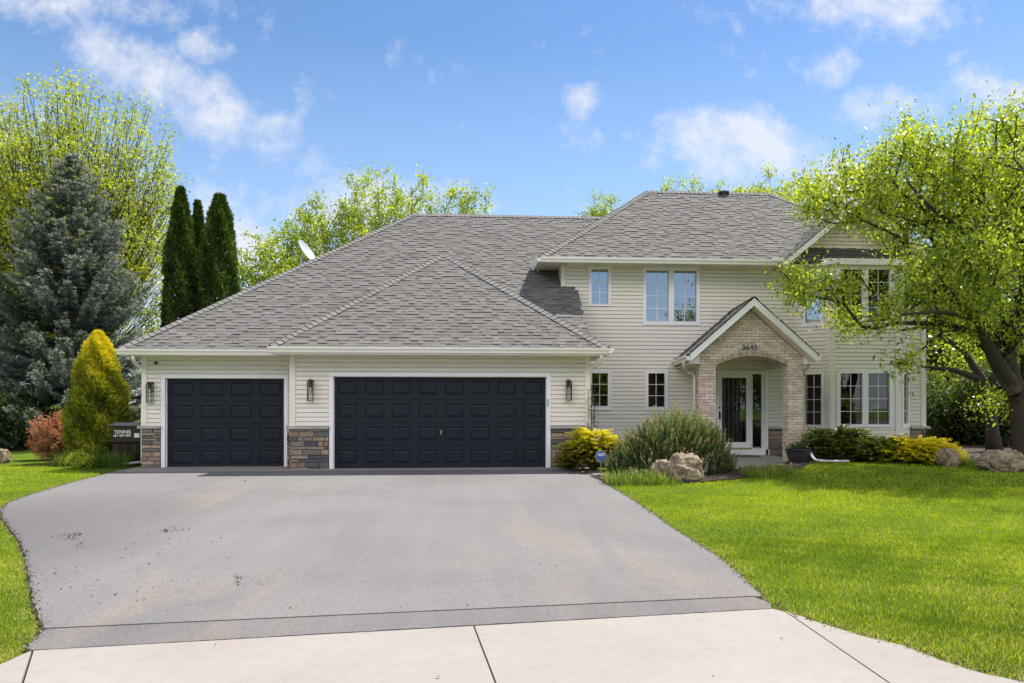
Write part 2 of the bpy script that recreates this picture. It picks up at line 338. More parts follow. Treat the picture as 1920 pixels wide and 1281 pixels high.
# ------------------------------------------------------------------ mesh building
class MB:
    def __init__(s): s.v = []; s.f = []; s.t = []; s.uv = []
    def quad(s, a, b, c, d, tone=.5, uv=None):
        i = len(s.v); s.v += [tuple(a), tuple(b), tuple(c), tuple(d)]; s.f.append((i, i+1, i+2, i+3)); s.t.append(tone); s.uv.append(uv)
    def tri(s, a, b, c, tone=.5):
        i = len(s.v); s.v += [tuple(a), tuple(b), tuple(c)]; s.f.append((i, i+1, i+2)); s.t.append(tone); s.uv.append(None)
    def poly(s, pts, tone=.5):
        i = len(s.v); s.v += [tuple(p) for p in pts]; s.f.append(tuple(range(i, i+len(pts)))); s.t.append(tone); s.uv.append(None)
    def hexa(s, p, tone=.5):   # p: 4 bottom, 4 top (ccw from above)
        i = len(s.v); s.v += [tuple(q) for q in p]
        for f in ((3, 2, 1, 0), (4, 5, 6, 7), (0, 1, 5, 4), (1, 2, 6, 5), (2, 3, 7, 6), (3, 0, 4, 7)):
            s.f.append(tuple(i+k for k in f)); s.t.append(tone); s.uv.append(None)
    def box(s, x0, x1, y0, y1, z0, z1, tone=.5):
        s.hexa([(x0, y0, z0), (x1, y0, z0), (x1, y1, z0), (x0, y1, z0), (x0, y0, z1), (x1, y0, z1), (x1, y1, z1), (x0, y1, z1)], tone)
    def tube(s, pts, rad, n=10, tone=.5, cap=True, flat=1.0):
        pts = [Vector(p) for p in pts]; rings = []
        if not isinstance(rad, (list, tuple)): rad = [rad]*len(pts)
        up = Vector((0, 0, 1)); prev = None
        for k, p in enumerate(pts):
            d = (pts[min(k+1, len(pts)-1)]-pts[max(k-1, 0)]).normalized()
            if prev is None:
                a = d.cross(up)
                if a.length < .1: a = Vector((1, 0, 0))
                a.normalize()
            else:
                a = (prev-d*prev.dot(d)).normalized()
            prev = a; b = d.cross(a); i0 = len(s.v)
            for j in range(n):
                t = 2*pi*j/n; s.v.append(tuple(p+a*cos(t)*rad[k]+b*sin(t)*rad[k]*flat))
            rings.append(i0)
        for k in range(len(pts)-1):
            for j in range(n):
                s.f.append((rings[k]+j, rings[k]+(j+1) % n, rings[k+1]+(j+1) % n, rings[k+1]+j)); s.t.append(tone); s.uv.append(None)
        if cap:
            s.f.append(tuple(rings[0]+j for j in range(n))[::-1]); s.t.append(tone); s.uv.append(None)
            s.f.append(tuple(rings[-1]+j for j in range(n))); s.t.append(tone); s.uv.append(None)
    def extr(s, p0, p1, out, prof, tone=.5):
        """profile [(out, z)] swept from p0 to p1"""
        p0, p1, out = Vector(p0), Vector(p1), Vector(out); n = len(prof); i = len(s.v)
        for p in (p0, p1):
            for (o, z) in prof: s.v.append(tuple(p+out*o+Vector((0, 0, z))))
        for j in range(n):
            s.f.append((i+j, i+(j+1) % n, i+n+(j+1) % n, i+n+j)); s.t.append(tone); s.uv.append(None)
        s.f.append(tuple(i+j for j in range(n))[::-1]); s.t.append(tone); s.uv.append(None)
        s.f.append(tuple(i+n+j for j in range(n))); s.t.append(tone); s.uv.append(None)
    def build(s, name, mat, parent=None, smooth=False, recalc=True):
        me = bpy.data.meshes.new(name); me.from_pydata(s.v, [], s.f)
        if recalc:
            import bmesh
            bm = bmesh.new(); bm.from_mesh(me)
            bmesh.ops.recalc_face_normals(bm, faces=bm.faces); bm.to_mesh(me); bm.free()
        at = me.attributes.new('tone', 'FLOAT', 'FACE')
        if len(me.polygons) == len(s.t): at.data.foreach_set('value', s.t)
        if any(u is not None for u in s.uv):
            ul = me.uv_layers.new(name='UVMap')
            for p, u in zip(me.polygons, s.uv):
                if u is None: continue
                for li in p.loop_indices:
                    vi = me.loops[li].vertex_index; co_ = me.vertices[vi].co
                    ul.data[li].uv = (co_.x if u == 'x' else co_.y, co_.z)
        if smooth:
            for p in me.polygons: p.use_smooth = True
        me.materials.append(MATS[mat] if isinstance(mat, str) else mat)
        o = bpy.data.objects.new(name, me); COL.objects.link(o)
        if parent is not None: o.parent = parent
        return o

def build_each(mb, name, mat, parent):
    # one object for every loose piece (all pieces here are boxes or closed sweeps)
    par = list(range(len(mb.v)))
    def find(a):
        while par[a] != a: par[a] = par[par[a]]; a = par[a]
        return a
    for f in mb.f:
        for k in f[1:]: par[find(k)] = find(f[0])
    gr = {}
    for i, f in enumerate(mb.f): gr.setdefault(find(f[0]), []).append(i)
    for fs in gr.values():
        ids = sorted({v for i in fs for v in mb.f[i]}); mp = {v: k for k, v in enumerate(ids)}; m2 = MB()
        m2.v = [mb.v[v] for v in ids]; m2.f = [tuple(mp[v] for v in mb.f[i]) for i in fs]; m2.t = [mb.t[i] for i in fs]; m2.uv = [None]*len(fs); m2.build(name, mat, parent)
def npmesh(name, V, nper, tone, mat, parent=None):
    """V: (N*nper,3) vertices, each consecutive nper make one face"""
    V = np.asarray(V, dtype=np.float32); nf = len(V)//nper
    me = bpy.data.meshes.new(name); me.vertices.add(len(V)); me.vertices.foreach_set('co', V.ravel())
    me.loops.add(len(V)); me.loops.foreach_set('vertex_index', np.arange(len(V), dtype=np.int32))
    me.polygons.add(nf); me.polygons.foreach_set('loop_start', np.arange(0, len(V), nper, dtype=np.int32))
    try: me.polygons.foreach_set('loop_total', np.full(nf, nper, dtype=np.int32))
    except Exception: pass
    me.update(calc_edges=True)
    at = me.attributes.new('tone', 'FLOAT', 'FACE'); at.data.foreach_set('value', np.asarray(tone, dtype=np.float32))
    me.materials.append(MATS[mat]); o = bpy.data.objects.new(name, me); COL.objects.link(o)
    if parent is not None: o.parent = parent
    return o

def tag(o, label=None, cat=None, group=None, kind=None):
    if label: o['label'] = label
    if cat: o['category'] = cat
    if group: o['group'] = group
    if kind: o['kind'] = kind
    return o
def thing(name, label, cat, loc, group=None):
    o = bpy.data.objects.new(name, None); COL.objects.link(o); o.location = loc; o.empty_display_size = .2
    return tag(o, label, cat, group)
def rebase(root):
    """children were built in world coordinates: shift them so the root sits at its base"""
    for ch in root.children:
        ch.location = tuple(-Vector(root.location))

def text(s, size, loc, mat, parent, name, depth=.004, rot=(pi/2, 0, 0), bold=0, sx=1):
    cu = bpy.data.curves.new(name, 'FONT'); cu.body = s; cu.size = size; cu.extrude = depth; cu.align_x = 'CENTER'; cu.align_y = 'CENTER'; cu.offset = bold
    o = bpy.data.objects.new(name, cu); COL.objects.link(o)
    dg = bpy.context.evaluated_depsgraph_get(); me = bpy.data.meshes.new_from_object(o.evaluated_get(dg))
    bpy.data.objects.remove(o); me.materials.clear(); me.materials.append(MATS[mat])
    q = bpy.data.objects.new(name, me); COL.objects.link(q); q.location = loc; q.rotation_euler = rot; q.scale = (sx, 1, 1)
    if parent is not None: q.parent = parent
    return q

# ------------------------------------------------------------------ ground
def pts_in_poly(X, Y, poly):
    ins = np.zeros(X.shape, bool); n = len(poly)
    for i in range(n):
        x1, y1 = poly[i][:2]; x2, y2 = poly[(i+1) % n][:2]
        c = ((y1 > Y) != (y2 > Y)) & (X < (x2-x1)*(Y-y1)/(y2-y1+1e-12)+x1); ins ^= c
    return ins
def dist_poly(X, Y, poly):
    D = np.full(X.shape, 1e9); n = len(poly)
    for i in range(n):
        x1, y1 = poly[i][:2]; x2, y2 = poly[(i+1) % n][:2]
        dx, dy = x2-x1, y2-y1; t = np.clip(((X-x1)*dx+(Y-y1)*dy)/(dx*dx+dy*dy+1e-12), 0, 1)
        D = np.minimum(D, np.hypot(X-(x1+t*dx), Y-(y1+t*dy)))
    return D
def smooth_line(P, k=4):
    out = []
    for i in range(len(P)-1):
        p0 = P[max(i-1, 0)]; p1 = P[i]; p2 = P[i+1]; p3 = P[min(i+2, len(P)-1)]
        for j in range(k):
            t = j/k
            out.append(.5*((2*p1)+(-p0+p2)*t+(2*p0-5*p1+4*p2-p3)*t*t+(-p0+3*p1-3*p2+p3)*t**3))
    out.append(P[-1]); return out

rightE = smooth_line([G(*p) for p in [(1100, 883), (1140, 910), (1170, 927), (1223, 963), (1260, 990), (1280, 1002), (1350, 1047), (1407, 1097), (1447, 1135)]])
leftE = smooth_line([G(*p) for p in [(228, 881), (203, 888), (153, 900), (67, 925), (9, 947), (3, 967), (20, 993), (40, 1023), (53, 1073), (63, 1127), (78, 1177), (50, 1213)]])
A0, A1 = G(60, 1218), G(1447, 1140)           # street end of the asphalt
apd = (A1-A0).normalized(); apn = Vector((-apd.y, apd.x, 0))
B0, B1 = G(88, 1178), G(1412, 1118)           # seam
yG = 17.12
drive_poly = [Vector((XY(1112, yG), yG, 0))] + rightE[1:] + [A0.copy()] + leftE[::-1][1:] + [Vector((XY(240, yG), yG, 0))]
conR = smooth_line([G(*p) for p in [(1447, 1135), (1487, 1150), (1547, 1170), (1613, 1190), (1693, 1210), (1747, 1230), (1827, 1257), (1920, 1277)]])
conL = [G(50, 1213), G(0, 1245)]
ext_r = (conR[-1]-conR[-3]).normalized(); ext_l = (conL[1]-conL[0]).normalized()
conR += [conR[-1]+ext_r*2, conR[-1]+ext_r*12]; conL += [conL[1]+ext_l*2, conL[1]+ext_l*12]
apron_poly = [A0]+conL[::1]+[Vector((-14, -3, 0)), Vector((18, -3, 0))]+conR[::-1]
hard_polys = [drive_poly, apron_poly, [(XY(240, 17.1), 17.0), (XY(1112, 17.1), 17.0), (XY(1104, Yg), 19.5), (XY(268, Ys), 19.5)],
              [(XY(1105, 16.7), 17.2), (XY(1113, 15.7), 15.8), (XY(1340, 16.1), 16.1), (XY(1455, 16.5), 16.6), (XY(1512, Ybr), 17.7), (XY(1530, Ybr)+.4, 22), (XY(1120, Ybr), 22)]]

def nearmask(X, Y):
    ins = np.zeros(X.shape, bool); D = np.full(X.shape, 1e9)
    for p in hard_polys: ins |= pts_in_poly(X, Y, p); D = np.minimum(D, dist_poly(X, Y, p))
    return ins, D
def grid_ground():
    xs = np.concatenate([np.linspace(-400, -40, 10)[:-1], np.linspace(-40, -13, 12)[:-1], np.arange(-13, 16, .16), np.linspace(16, 40, 12)[1:], np.linspace(40, 400, 10)[1:]])
    ys = np.concatenate([np.linspace(-300, -8, 12)[:-1], np.arange(-8, 22, .16), np.linspace(22, 60, 14)[1:], np.linspace(60, 500, 12)[1:]])
    X, Y = np.meshgrid(xs, ys); Z = np.vectorize(hl)(X, Y)
    ins, D = nearmask(X, Y)
    Z = np.where(ins, Z*0+.005*(Y-4)-.05, Z-.03+.020*np.clip(D/.25, 0, 1))
    Z = np.where(Y < -8, Z.min()-.0, Z)
    V = np.stack([X, Y, Z], -1).reshape(-1, 3); ny, nx = X.shape
    idx = np.arange(nx*ny).reshape(ny, nx)
    Fq = np.stack([idx[:-1, :-1], idx[:-1, 1:], idx[1:, 1:], idx[1:, :-1]], -1).reshape(-1, 4)
    me = bpy.data.meshes.new('ground'); me.from_pydata(V.tolist(), [], Fq.tolist()); me.materials.append(MATS['lawn'])
    for p in me.polygons: p.use_smooth = True
    o = bpy.data.objects.new('ground', me); COL.objects.link(o); return tag(o, kind='structure')
grid_ground()

from mathutils.geometry import tessellate_polygon
def sheet(name, poly, zf, mat, off=0, thick=.06, kind='structure', extra=True):
    P = [Vector((p[0], p[1], 0)) for p in poly]
    mb = MB(); tris = tessellate_polygon([P]); n = len(P)
    top = [(p.x, p.y, zf(p.x, p.y)+off) for p in P]
    mb.v = top+[(x, y, z-thick) for (x, y, z) in top]
    for t in tris: mb.f.append(tuple(t)); mb.t.append(.5); mb.uv.append(None)
    for i in range(n): j = (i+1) % n; mb.f.append((i, j, j+n, i+n)); mb.t.append(.5); mb.uv.append(None)
    o = mb.build(name, mat)
    return tag(o, kind=kind)
# roughen the edges of the asphalt a little
rj = random.Random(4)
def jag(P, a=.012):
    out = []
    for i in range(len(P)-1):
        k = max(1, int((P[i+1]-P[i]).length/.06))
        for j in range(k):
            q = P[i].lerp(P[i+1], j/k); out.append(Vector((q.x+rj.uniform(-a, a), q.y+rj.uniform(-a, a), q.z)))
    out.append(P[-1]); return out
i_r = min(range(len(rightE)), key=lambda i: (rightE[i]-B1).length); i_l = min(range(len(leftE)), key=lambda i: (leftE[i]-B0).length)
seam_gap = apn*.010
main_poly = [Vector((XY(1112, yG), yG, 0))] + jag(rightE[1:i_r+1]) + [B1+seam_gap, B0+seam_gap] + jag(leftE[:i_l+1][::-1]) + [Vector((XY(240, yG), yG, 0))]
strip_poly = [B1-seam_gap]+jag(rightE[i_r+1:])+jag([A1-Vector((0, 0, 0)), A0], .006)+jag(leftE[i_l+1:][::-1])+[B0-seam_gap]
sheet('driveway', main_poly, hd, 'asphalt'); sheet('driveway_edge', strip_poly, hd, 'asphalt_dark', -.002)
base = MB(); 
sheet('driveway_base', [p for p in drive_poly], hd, 'ground_soil', -.022, .02)
# concrete apron slabs with open joints
def cut(a, b, w=.008):   # joint line a->b, returns offset points either side
    d = (b-a).normalized(); nrm = Vector((-d.y, d.x, 0))*w
    return a+nrm, a-nrm, b+nrm, b-nrm
e = -apn*.010
J1a, J1b = G(888, 1172), G(930, 1281); J1b = J1b+(J1b-J1a).normalized()*5
J0a, J0b = G(62, 1218), G(42, 1281); J0b = J0b+(J0b-J0a).normalized()*5
J2a, J2b = G(1473, 1146), G(1670, 1281); J2b = J2b+(J2b-J2a).normalized()*4
zc = lambda x, y: hd(x, y)-.004
c0 = cut(J0a, J0b); c1 = cut(J1a, J1b, .0055); c2 = cut(J2a, J2b, .006)
def xyz(*a): return [Vector((p.x, p.y, 0)) for p in a]
c0r, c0l = (c0[0], c0[2]) if c0[0].x > c0[1].x else (c0[1], c0[3]), (c0[1], c0[3]) if c0[0].x > c0[1].x else (c0[0], c0[2])
c1r, c1l = (c1[0], c1[2]) if c1[0].x > c1[1].x else (c1[1], c1[3]), (c1[1], c1[3]) if c1[0].x > c1[1].x else (c1[0], c1[2])
c2r, c2l = (c2[0], c2[2]) if c2[0].x > c2[1].x else (c2[1], c2[3]), (c2[1], c2[3]) if c2[0].x > c2[1].x else (c2[0], c2[2])
sheet('pavement', xyz(c0r[0]+e, c0r[1], c1l[1]+Vector((0, 0, 0)), c1l[0]+e), zc, 'concrete', 0, .1)
sheet('pavement', xyz(c1r[0]+e, c1r[1], c2l[1], c2l[0]+e*.5, A1+e), zc, 'concrete', 0, .1)
sheet('pavement', xyz(*([c0l[0]+e*.5]+[c0l[1], Vector((-14, c0l[1].y, 0))]+conL[::-1][:-1])), zc, 'concrete', 0, .1)
sheet('pavement', xyz(*([c2r[0]+e*.5]+[c2r[1], Vector((18, c2r[1].y, 0))]+jag(conR[::-1], .008)[:-3])), zc, 'concrete', 0, .1)
# joint bed and the strip in front of the garage doors
sheet('soil', apron_poly, hd, 'ground_soil', -.03, .02)
sheet('road', [(-60, -30), (60, -30), (60, -1.2), (-60, -1.2)], lambda x, y: -.05, 'asphalt_dark', 0, .1)
xl0, xm, xr0 = XY(268, Ys), XY(546, Yg), XY(1104, Yg)
sheet('garage_threshold', [(xl0-.15, Ys+.2), (xl0-.15, yG+.12), (xm, yG+.02), (xr0+.1, yG-.02), (xr0+.1, Yg+.2), (xm, Yg+.2), (xm, Ys+.2)], lambda x, y: .068, 'concrete', 0, .1)
sheet('path', [(XY(1100, 16.75), 16.75), (XY(1113, 15.6), 15.6), (XY(1160, 15.55), 15.55), (XY(1340, 16.0), 16.0), (XY(1460, 16.3), 16.3), (XY(1460, 17.25), 17.25), (XY(1300, 17.2), 17.2)], lambda x, y: .078, 'concrete', 0, .08)

# ------------------------------------------------------------------ house
rnd = random.Random(11)
house = thing('house', 'two-storey beige siding house with grey shingle roofs and a three-bay garage', 'house', (3, Yh, 0))
class Fr:
    def __init__(s, A, B):
        s.A = Vector((A[0], A[1], 0)); d = Vector((B[0]-A[0], B[1]-A[1], 0)); s.L = d.length; s.t = d.normalized(); s.n = Vector((s.t.y, -s.t.x, 0))
    def p(s, a, o, z): q = s.A+s.t*a+s.n*o; return (q.x, q.y, z)
    def hit(s, px, py):
        u = (px-960)/F; r = Vector((u*C_+S_, C_-u*S_, 0)); d = s.A.dot(s.n)/r.dot(s.n)
        q = r*d; return (q-s.A).dot(s.t), H+(755-py)/F*d
    def rect(s, x0, y0, x1, y1):
        a = s.hit(x0, (y0+y1)/2)[0]; b = s.hit(x1, (y0+y1)/2)[0]; xm_ = (x0+x1)/2
        return [a, b, s.hit(xm_, y1)[1], s.hit(xm_, y0)[1]]
    def box(s, mb, a0, a1, o0, o1, z0, z1, tone=.5):
        mb.hexa([s.p(a0, o1, z0), s.p(a1, o1, z0), s.p(a1, o0, z0), s.p(a0, o0, z0), s.p(a0, o1, z1), s.p(a1, o1, z1), s.p(a1, o0, z1), s.p(a0, o0, z1)], tone)
EXP = .1016
def siding(mb, fr, s0, s1, z0, z1, holes=(), off=.0, topf=None):
    k0 = int(math.floor((z0-off)/EXP)); k1 = int(math.ceil((z1-off)/EXP))
    for k in range(k0, k1):
        za, zb = off+k*EXP, off+(k+1)*EXP; g = zb-.015
        for (p0, p1, oa, ob) in ((za, g, .018, .006), (g, zb, -.022, -.022)):
            cuts = sorted({max(p0, z0), min(p1, z1)} | {h[2] for h in holes if p0 < h[2] < p1} | {h[3] for h in holes if p0 < h[3] < p1})
            for q0, q1 in zip(cuts, cuts[1:]):
                if q1-q0 < 1e-5 or q0 < z0-1e-6 or q1 > z1+1e-6: continue
                zm = (q0+q1)/2; A, B = s0, s1
                if topf: A, B = topf(zm, s0, s1)
                if B-A < .01: continue
                iv = [(A, B)]
                for h in holes:
                    if h[2] < zm < h[3]:
                        nv = []
                        for (a, b) in iv:
                            if h[1] <= a or h[0] >= b: nv.append((a, b)); continue
                            if h[0] > a: nv.append((a, h[0]))
                            if h[1] < b: nv.append((h[1], b))
                        iv = nv
                f = lambda z: oa+(ob-oa)*(z-p0)/(p1-p0)
                for (a, b) in iv:
                    mb.quad(fr.p(a, f(q0), q0), fr.p(b, f(q0), q0), fr.p(b, f(q1), q1), fr.p(a, f(q1), q1))
                    if p0 == za and q0 == za: mb.quad(fr.p(a, -.022, q0), fr.p(b, -.022, q0), fr.p(b, .018, q0), fr.p(a, .018, q0))
                    if p0 == za and abs(q1-g) < 1e-9: mb.quad(fr.p(a, .006, q1), fr.p(b, .006, q1), fr.p(b, -.022, q1), fr.p(a, -.022, q1))

def window(fr, outer, glasses, cols, rows, blind=None, mat='white_trim', coated=False):
    o = fr.rect(*outer); gs = [fr.rect(*g) for g in glasses]
    mb = MB(); bs = sorted({o[0], o[1]} | {g[0] for g in gs} | {g[1] for g in gs}); zs = sorted({o[2], o[3]} | {g[2] for g in gs} | {g[3] for g in gs})
    out = .030
    for a, b in zip(bs, bs[1:]):
        for c, d in zip(zs, zs[1:]):
            am, cm = (a+b)/2, (c+d)/2
            if any(g[0] < am < g[1] and g[2] < cm < g[3] for g in gs): continue
            if b-a < .003 or d-c < .003: continue
            mb.quad(fr.p(a, out, c), fr.p(b, out, c), fr.p(b, out, d), fr.p(a, out, d))
    def ring(r, o0, o1):
        a, b, c, d = r
        mb.quad(fr.p(a, o0, c), fr.p(a, o1, c), fr.p(a, o1, d), fr.p(a, o0, d)); mb.quad(fr.p(b, o0, c), fr.p(b, o1, c), fr.p(b, o1, d), fr.p(b, o0, d))
        mb.quad(fr.p(a, o0, c), fr.p(b, o0, c), fr.p(b, o1, c), fr.p(a, o1, c)); mb.quad(fr.p(a, o0, d), fr.p(b, o0, d), fr.p(b, o1, d), fr.p(a, o1, d))
    ring(o, -.02, out)
    for g in gs: ring(g, -.05, out)
    # raised outer casing and a bead round each sash
    w = .022
    for (a, b, c, d) in ((o[0]-w, o[1]+w, o[3], o[3]+w), (o[0]-w, o[1]+w, o[2]-w, o[2]), (o[0]-w, o[0], o[2], o[3]), (o[1], o[1]+w, o[2], o[3])):
        fr.box(mb, a, b, -.01, .038, c, d)
    for g in gs:
        w2 = .012
        for (a, b, c, d) in ((g[0]-w2, g[1]+w2, g[3]-.001, g[3]+w2), (g[0]-w2, g[1]+w2, g[2]-w2, g[2]+.001), (g[0]-w2, g[0]+.001, g[2], g[3]), (g[1]-.001, g[1]+w2, g[2], g[3])):
            fr.box(mb, a, b, .02, .036, c, d)
    if len(gs) > 1:
        m = (gs[0][1]+gs[1][0])/2; fr.box(mb, m-.004, m+.004, .03, .040, o[2]+.01, o[3]-.01)
    win = mb.build('window', mat, house, recalc=False)
    gm = MB(); mm = MB()
    for g in gs:
        gm.quad(fr.p(g[0]-.005, -.03, g[2]-.005), fr.p(g[1]+.005, -.03, g[2]-.005), fr.p(g[1]+.005, -.03, g[3]+.005), fr.p(g[0]-.005, -.03, g[3]+.005))
        for i in range(1, cols):
            x = g[0]+(g[1]-g[0])*i/cols; fr.box(mm, x-.007, x+.007, -.028, -.016, g[2], g[3])
        for j in range(1, rows):
            z = g[2]+(g[3]-g[2])*j/rows; fr.box(mm, g[0], g[1], -.027, -.015, z-.007, z+.007)
    gm.build('pane', 'coated_glass' if (blind or coated) else 'window_glass', win, recalc=False); mm.build('muntin_bars', mat, win)
    if blind:
        bl = MB()
        for g in gs:
            z = g[2]
            while z < g[3]:
                bl.quad(fr.p(g[0], -.10, z), fr.p(g[1], -.10, z), fr.p(g[1], -.075, z+.040), fr.p(g[0], -.075, z+.040)); z += .045
        bl.build('blind', 'blind_slats', win, recalc=False)
    return [o[0]-.005, o[1]+.005, o[2]-.005, o[3]+.005]

# --- frames of the walls
xw = XY(1053, Yh); xe = XY(1734, Yh)
frH = Fr((xw, Yh), (xe, Yh)); frG = Fr((xm, Yg), (xr0, Yg)); frS = Fr((xl0, Ys), (xm, Ys))
Yb = Yh-.62
pA = (XY(1493, Yh), Yh); pB = (XY(1557, Yb), Yb); pC = (XY(1685, Yb), Yb); pD = (XY(1705.5, Yh), Yh)
frA = Fr(pA, pB); frB = Fr(pB, pC); frC = Fr(pC, pD)
zsG = 2.60; zsH = 5.14; zled = 1.02; zledH = .90

holesH = []
holesH.append(window(frH, (1105, 500, 1144, 573), [(1108.5, 505, 1140.5, 570.5)], 2, 3, True))
holesH.append(window(frH, (1207, 502, 1310, 608), [(1211, 507.5, 1253.5, 602.5), (1263, 508, 1305.5, 603)], 2, 4, True))
holesH.append(window(frH, (1103.5, 696, 1144.5, 767.5), [(1109.5, 700, 1139.5, 761.5)], 2, 3))
holesH.append(window(frH, (1210, 694.5, 1251, 768), [(1215, 700, 1246, 763)], 2, 3))
hA = [window(frA, (1505, 505.5, 1544, 611), [(1510.5, 511, 1540, 604.5)], 2, 4, coated=True), window(frA, (1508, 697, 1545, 801.5), [(1511, 702, 1540.5, 796.5)], 2, 4)]
hB = [window(frB, (1570, 500, 1673.5, 605.5), [(1575, 505.5, 1616.5, 600.5), (1627, 505.5, 1667.5, 600.5)], 2, 4),
      window(frB, (1570, 695, 1673.5, 799.5), [(1575, 700, 1616.5, 795.5), (1627, 700, 1667.5, 795.5)], 2, 4)]
hC = [window(frC, (1690, 507, 1703, 607), [(1692.2, 512, 1701, 602)], 2, 4), window(frC, (1690, 697, 1703, 799), [(1692.2, 702, 1701, 794.5)], 2, 4)]

# --- entrance
do = frH.rect(1344, 696, 1439, 853)
holesH.append([do[0], do[1], do[2]-.02, do[3]])
dm = MB()
g1 = frH.rect(1353, 708.5, 1399.5, 829.5); g2 = frH.rect(1410.5, 701.5, 1428, 841)
sd0, sd1 = frH.rect(1345.5, 699, 1408, 842)[:2]
sill = frH.rect(1344, 843, 1439, 853)
bs = sorted({do[0], do[1], g1[0], g1[1], g2[0], g2[1]}); zs = sorted({do[2], do[3], g1[2], g1[3], g2[2], g2[3]})
for a, b in zip(bs, bs[1:]):
    for c, d in zip(zs, zs[1:]):
        am, cm = (a+b)/2, (c+d)/2
        if (g1[0] < am < g1[1] and g1[2] < cm < g1[3]) or (g2[0] < am < g2[1] and g2[2] < cm < g2[3]): continue
        dm.quad(frH.p(a, .0, c), frH.p(b, .0, c), frH.p(b, .0, d), frH.p(a, .0, d))
for g in (g1, g2):
    w2 = .022
    for (a, b, c, d) in ((g[0]-w2, g[1]+w2, g[3]-.001, g[3]+w2), (g[0]-w2, g[1]+w2, g[2]-w2, g[2]+.001), (g[0]-w2, g[0]+.001, g[2], g[3]), (g[1]-.001, g[1]+w2, g[2], g[3])):
        frH.box(dm, a, b, -.05, .016, c, d)
fw = .055
for (a, b, c, d) in ((do[0], do[1], do[3]-fw, do[3]), (do[0], do[0]+.03, do[2], do[3]-fw), (do[1]-fw*1.2, do[1], do[2], do[3]-fw), (sd1+.004, g2[0]-.022, sill[3], do[3]-fw), (do[0]-.03, do[1]+.03, sill[2]-.0, sill[3])):
    frH.box(dm, a, b, -.02, .055, c, d)
frH.box(dm, sd0+.02, sd1, .0, .028, sill[3]+.05, g1[2]-.024)
door = dm.build('front_door', 'white_trim', house); tag(door, 'white storm door with a tall glass panel and one sidelight')
mb = MB(); frH.box(mb, sd0+.02, sd1, -.01, .06, sill[3]+.002, sill[3]+.045); mb.build('door_sill', 'brass', door)
mb = MB(); mb.quad(frH.p(g1[0], -.02, g1[2]), frH.p(g1[1], -.02, g1[2]), frH.p(g1[1], -.02, g1[3]), frH.p(g1[0], -.02, g1[3])); mb.build('door_glass', 'window_glass', door, recalc=False)
mb = MB(); mb.quad(frH.p(g2[0], -.02, g2[2]), frH.p(g2[1], -.02, g2[2]), frH.p(g2[1], -.02, g2[3]), frH.p(g2[0], -.02, g2[3])); mb.build('sidelight', 'window_glass', door, recalc=False)
# leaded pattern of the inner door behind the storm glass
mb = MB(); a0, a1, z0, z1 = g1
for k in range(1, 6):
    x = a0+(a1-a0)*k/6; frH.box(mb, x-.004, x+.004, -.075, -.068, z0, z1)
rr_ = random.Random(3)
for k in range(46):
    x = rr_.uniform(a0+.03, a1-.1); z = rr_.uniform(z0+.05, z1-.12); frH.box(mb, x, x+rr_.uniform(.04, .11), -.074, -.067, z, z+.007)
mb.build('leading', 'steel', door)
hx, hz = frH.hit(1348.3, 777)
mb = MB(); frH.box(mb, hx-.018, hx+.018, .028, .04, hz-.13, hz+.08); mb.tube([frH.p(hx, .04, hz+.05), frH.p(hx, .085, hz+.04), frH.p(hx, .09, hz-.04), frH.p(hx+.01, .085, hz-.10), frH.p(hx, .04, hz-.11)], .011, 8)
lx, lz = frH.hit(1347.8, 764.5); mb.tube([frH.p(lx, .02, lz), frH.p(lx, .05, lz)], .026, 14); mb.build('handle', 'black_metal', door)

stone_house = [frH.L-frH.L, 0]
# --- siding walls
sb = MB()
sA0 = frH.hit(1493, 600)[0]; sD0 = frH.hit(1705.5, 700)[0]
door_l, door_r = do[0]-.03, do[1]+.03
siding(sb, frH, 0, sA0, zledH, zsH, holesH, off=.02)
siding(sb, frH, sD0, frH.L, zledH-.02, zsH, [], off=.02)
siding(sb, frH, frH.hit(1104, 800)[0], frH.hit(1343, 800)[0]-.05, .35, zledH, holesH, off=.02)
sb.build('siding_wall', 'siding', house, recalc=False)
for fr, hh in ((frA, hA), (frB, hB), (frC, hC)):
    b_ = MB(); siding(b_, fr, 0, fr.L, .46, zsH+.02, hh, off=.02); b_.build('bay_wall', 'siding', house, recalc=False)
# garage walls
gd = frG.rect(625, 706, 1025, 878.5); sdr = frS.rect(310, 709, 533, 880)
gB = MB(); hole = [gd[0]-.085, gd[1]+.085, -1, gd[3]+.085]; siding(gB, frG, 0, frG.L, zled, zsG, [hole], off=.015); gB.build('garage_wall', 'siding', house, recalc=False)
gS = MB(); hole2 = [sdr[0]-.085, sdr[1]+.05, -1, sdr[3]+.085]; siding(gS, frS, 0, frS.L, zled, zsG, [hole2], off=-.02); gS.build('garage_wall', 'siding', house, recalc=False)
# side and rear walls
for A, B, z0, z1, nm in (((xl0, 29.3), (xl0, Ys), zled, zsG, 'side_wall'), ((xw, 27), (xw, Yh), 3.6, zsH, 'side_wall'), ((xr0, Yg), (xr0, Yh), zled, zsG, 'side_wall'), ((xe, Yh), (xe, 27), .6, zsH, 'side_wall'), ((xm, Ys), (xm, Yg), zled, zsG, 'side_wall')):
    f_ = Fr(A, B); b_ = MB(); siding(b_, f_, 0, f_.L, z0, z1, off=.02); b_.build(nm, 'siding', house, recalc=False)
mb = MB(); mb.box(xw, xe, 26.9, 27.0, 0, zsH); mb.box(xl0, xw+.5, 29.2, 29.3, 0, zsG); mb.box(xw+.4, xw+.5, 27, 29.2, 0, zsG); build_each(mb, 'rear_wall', 'siding', house)
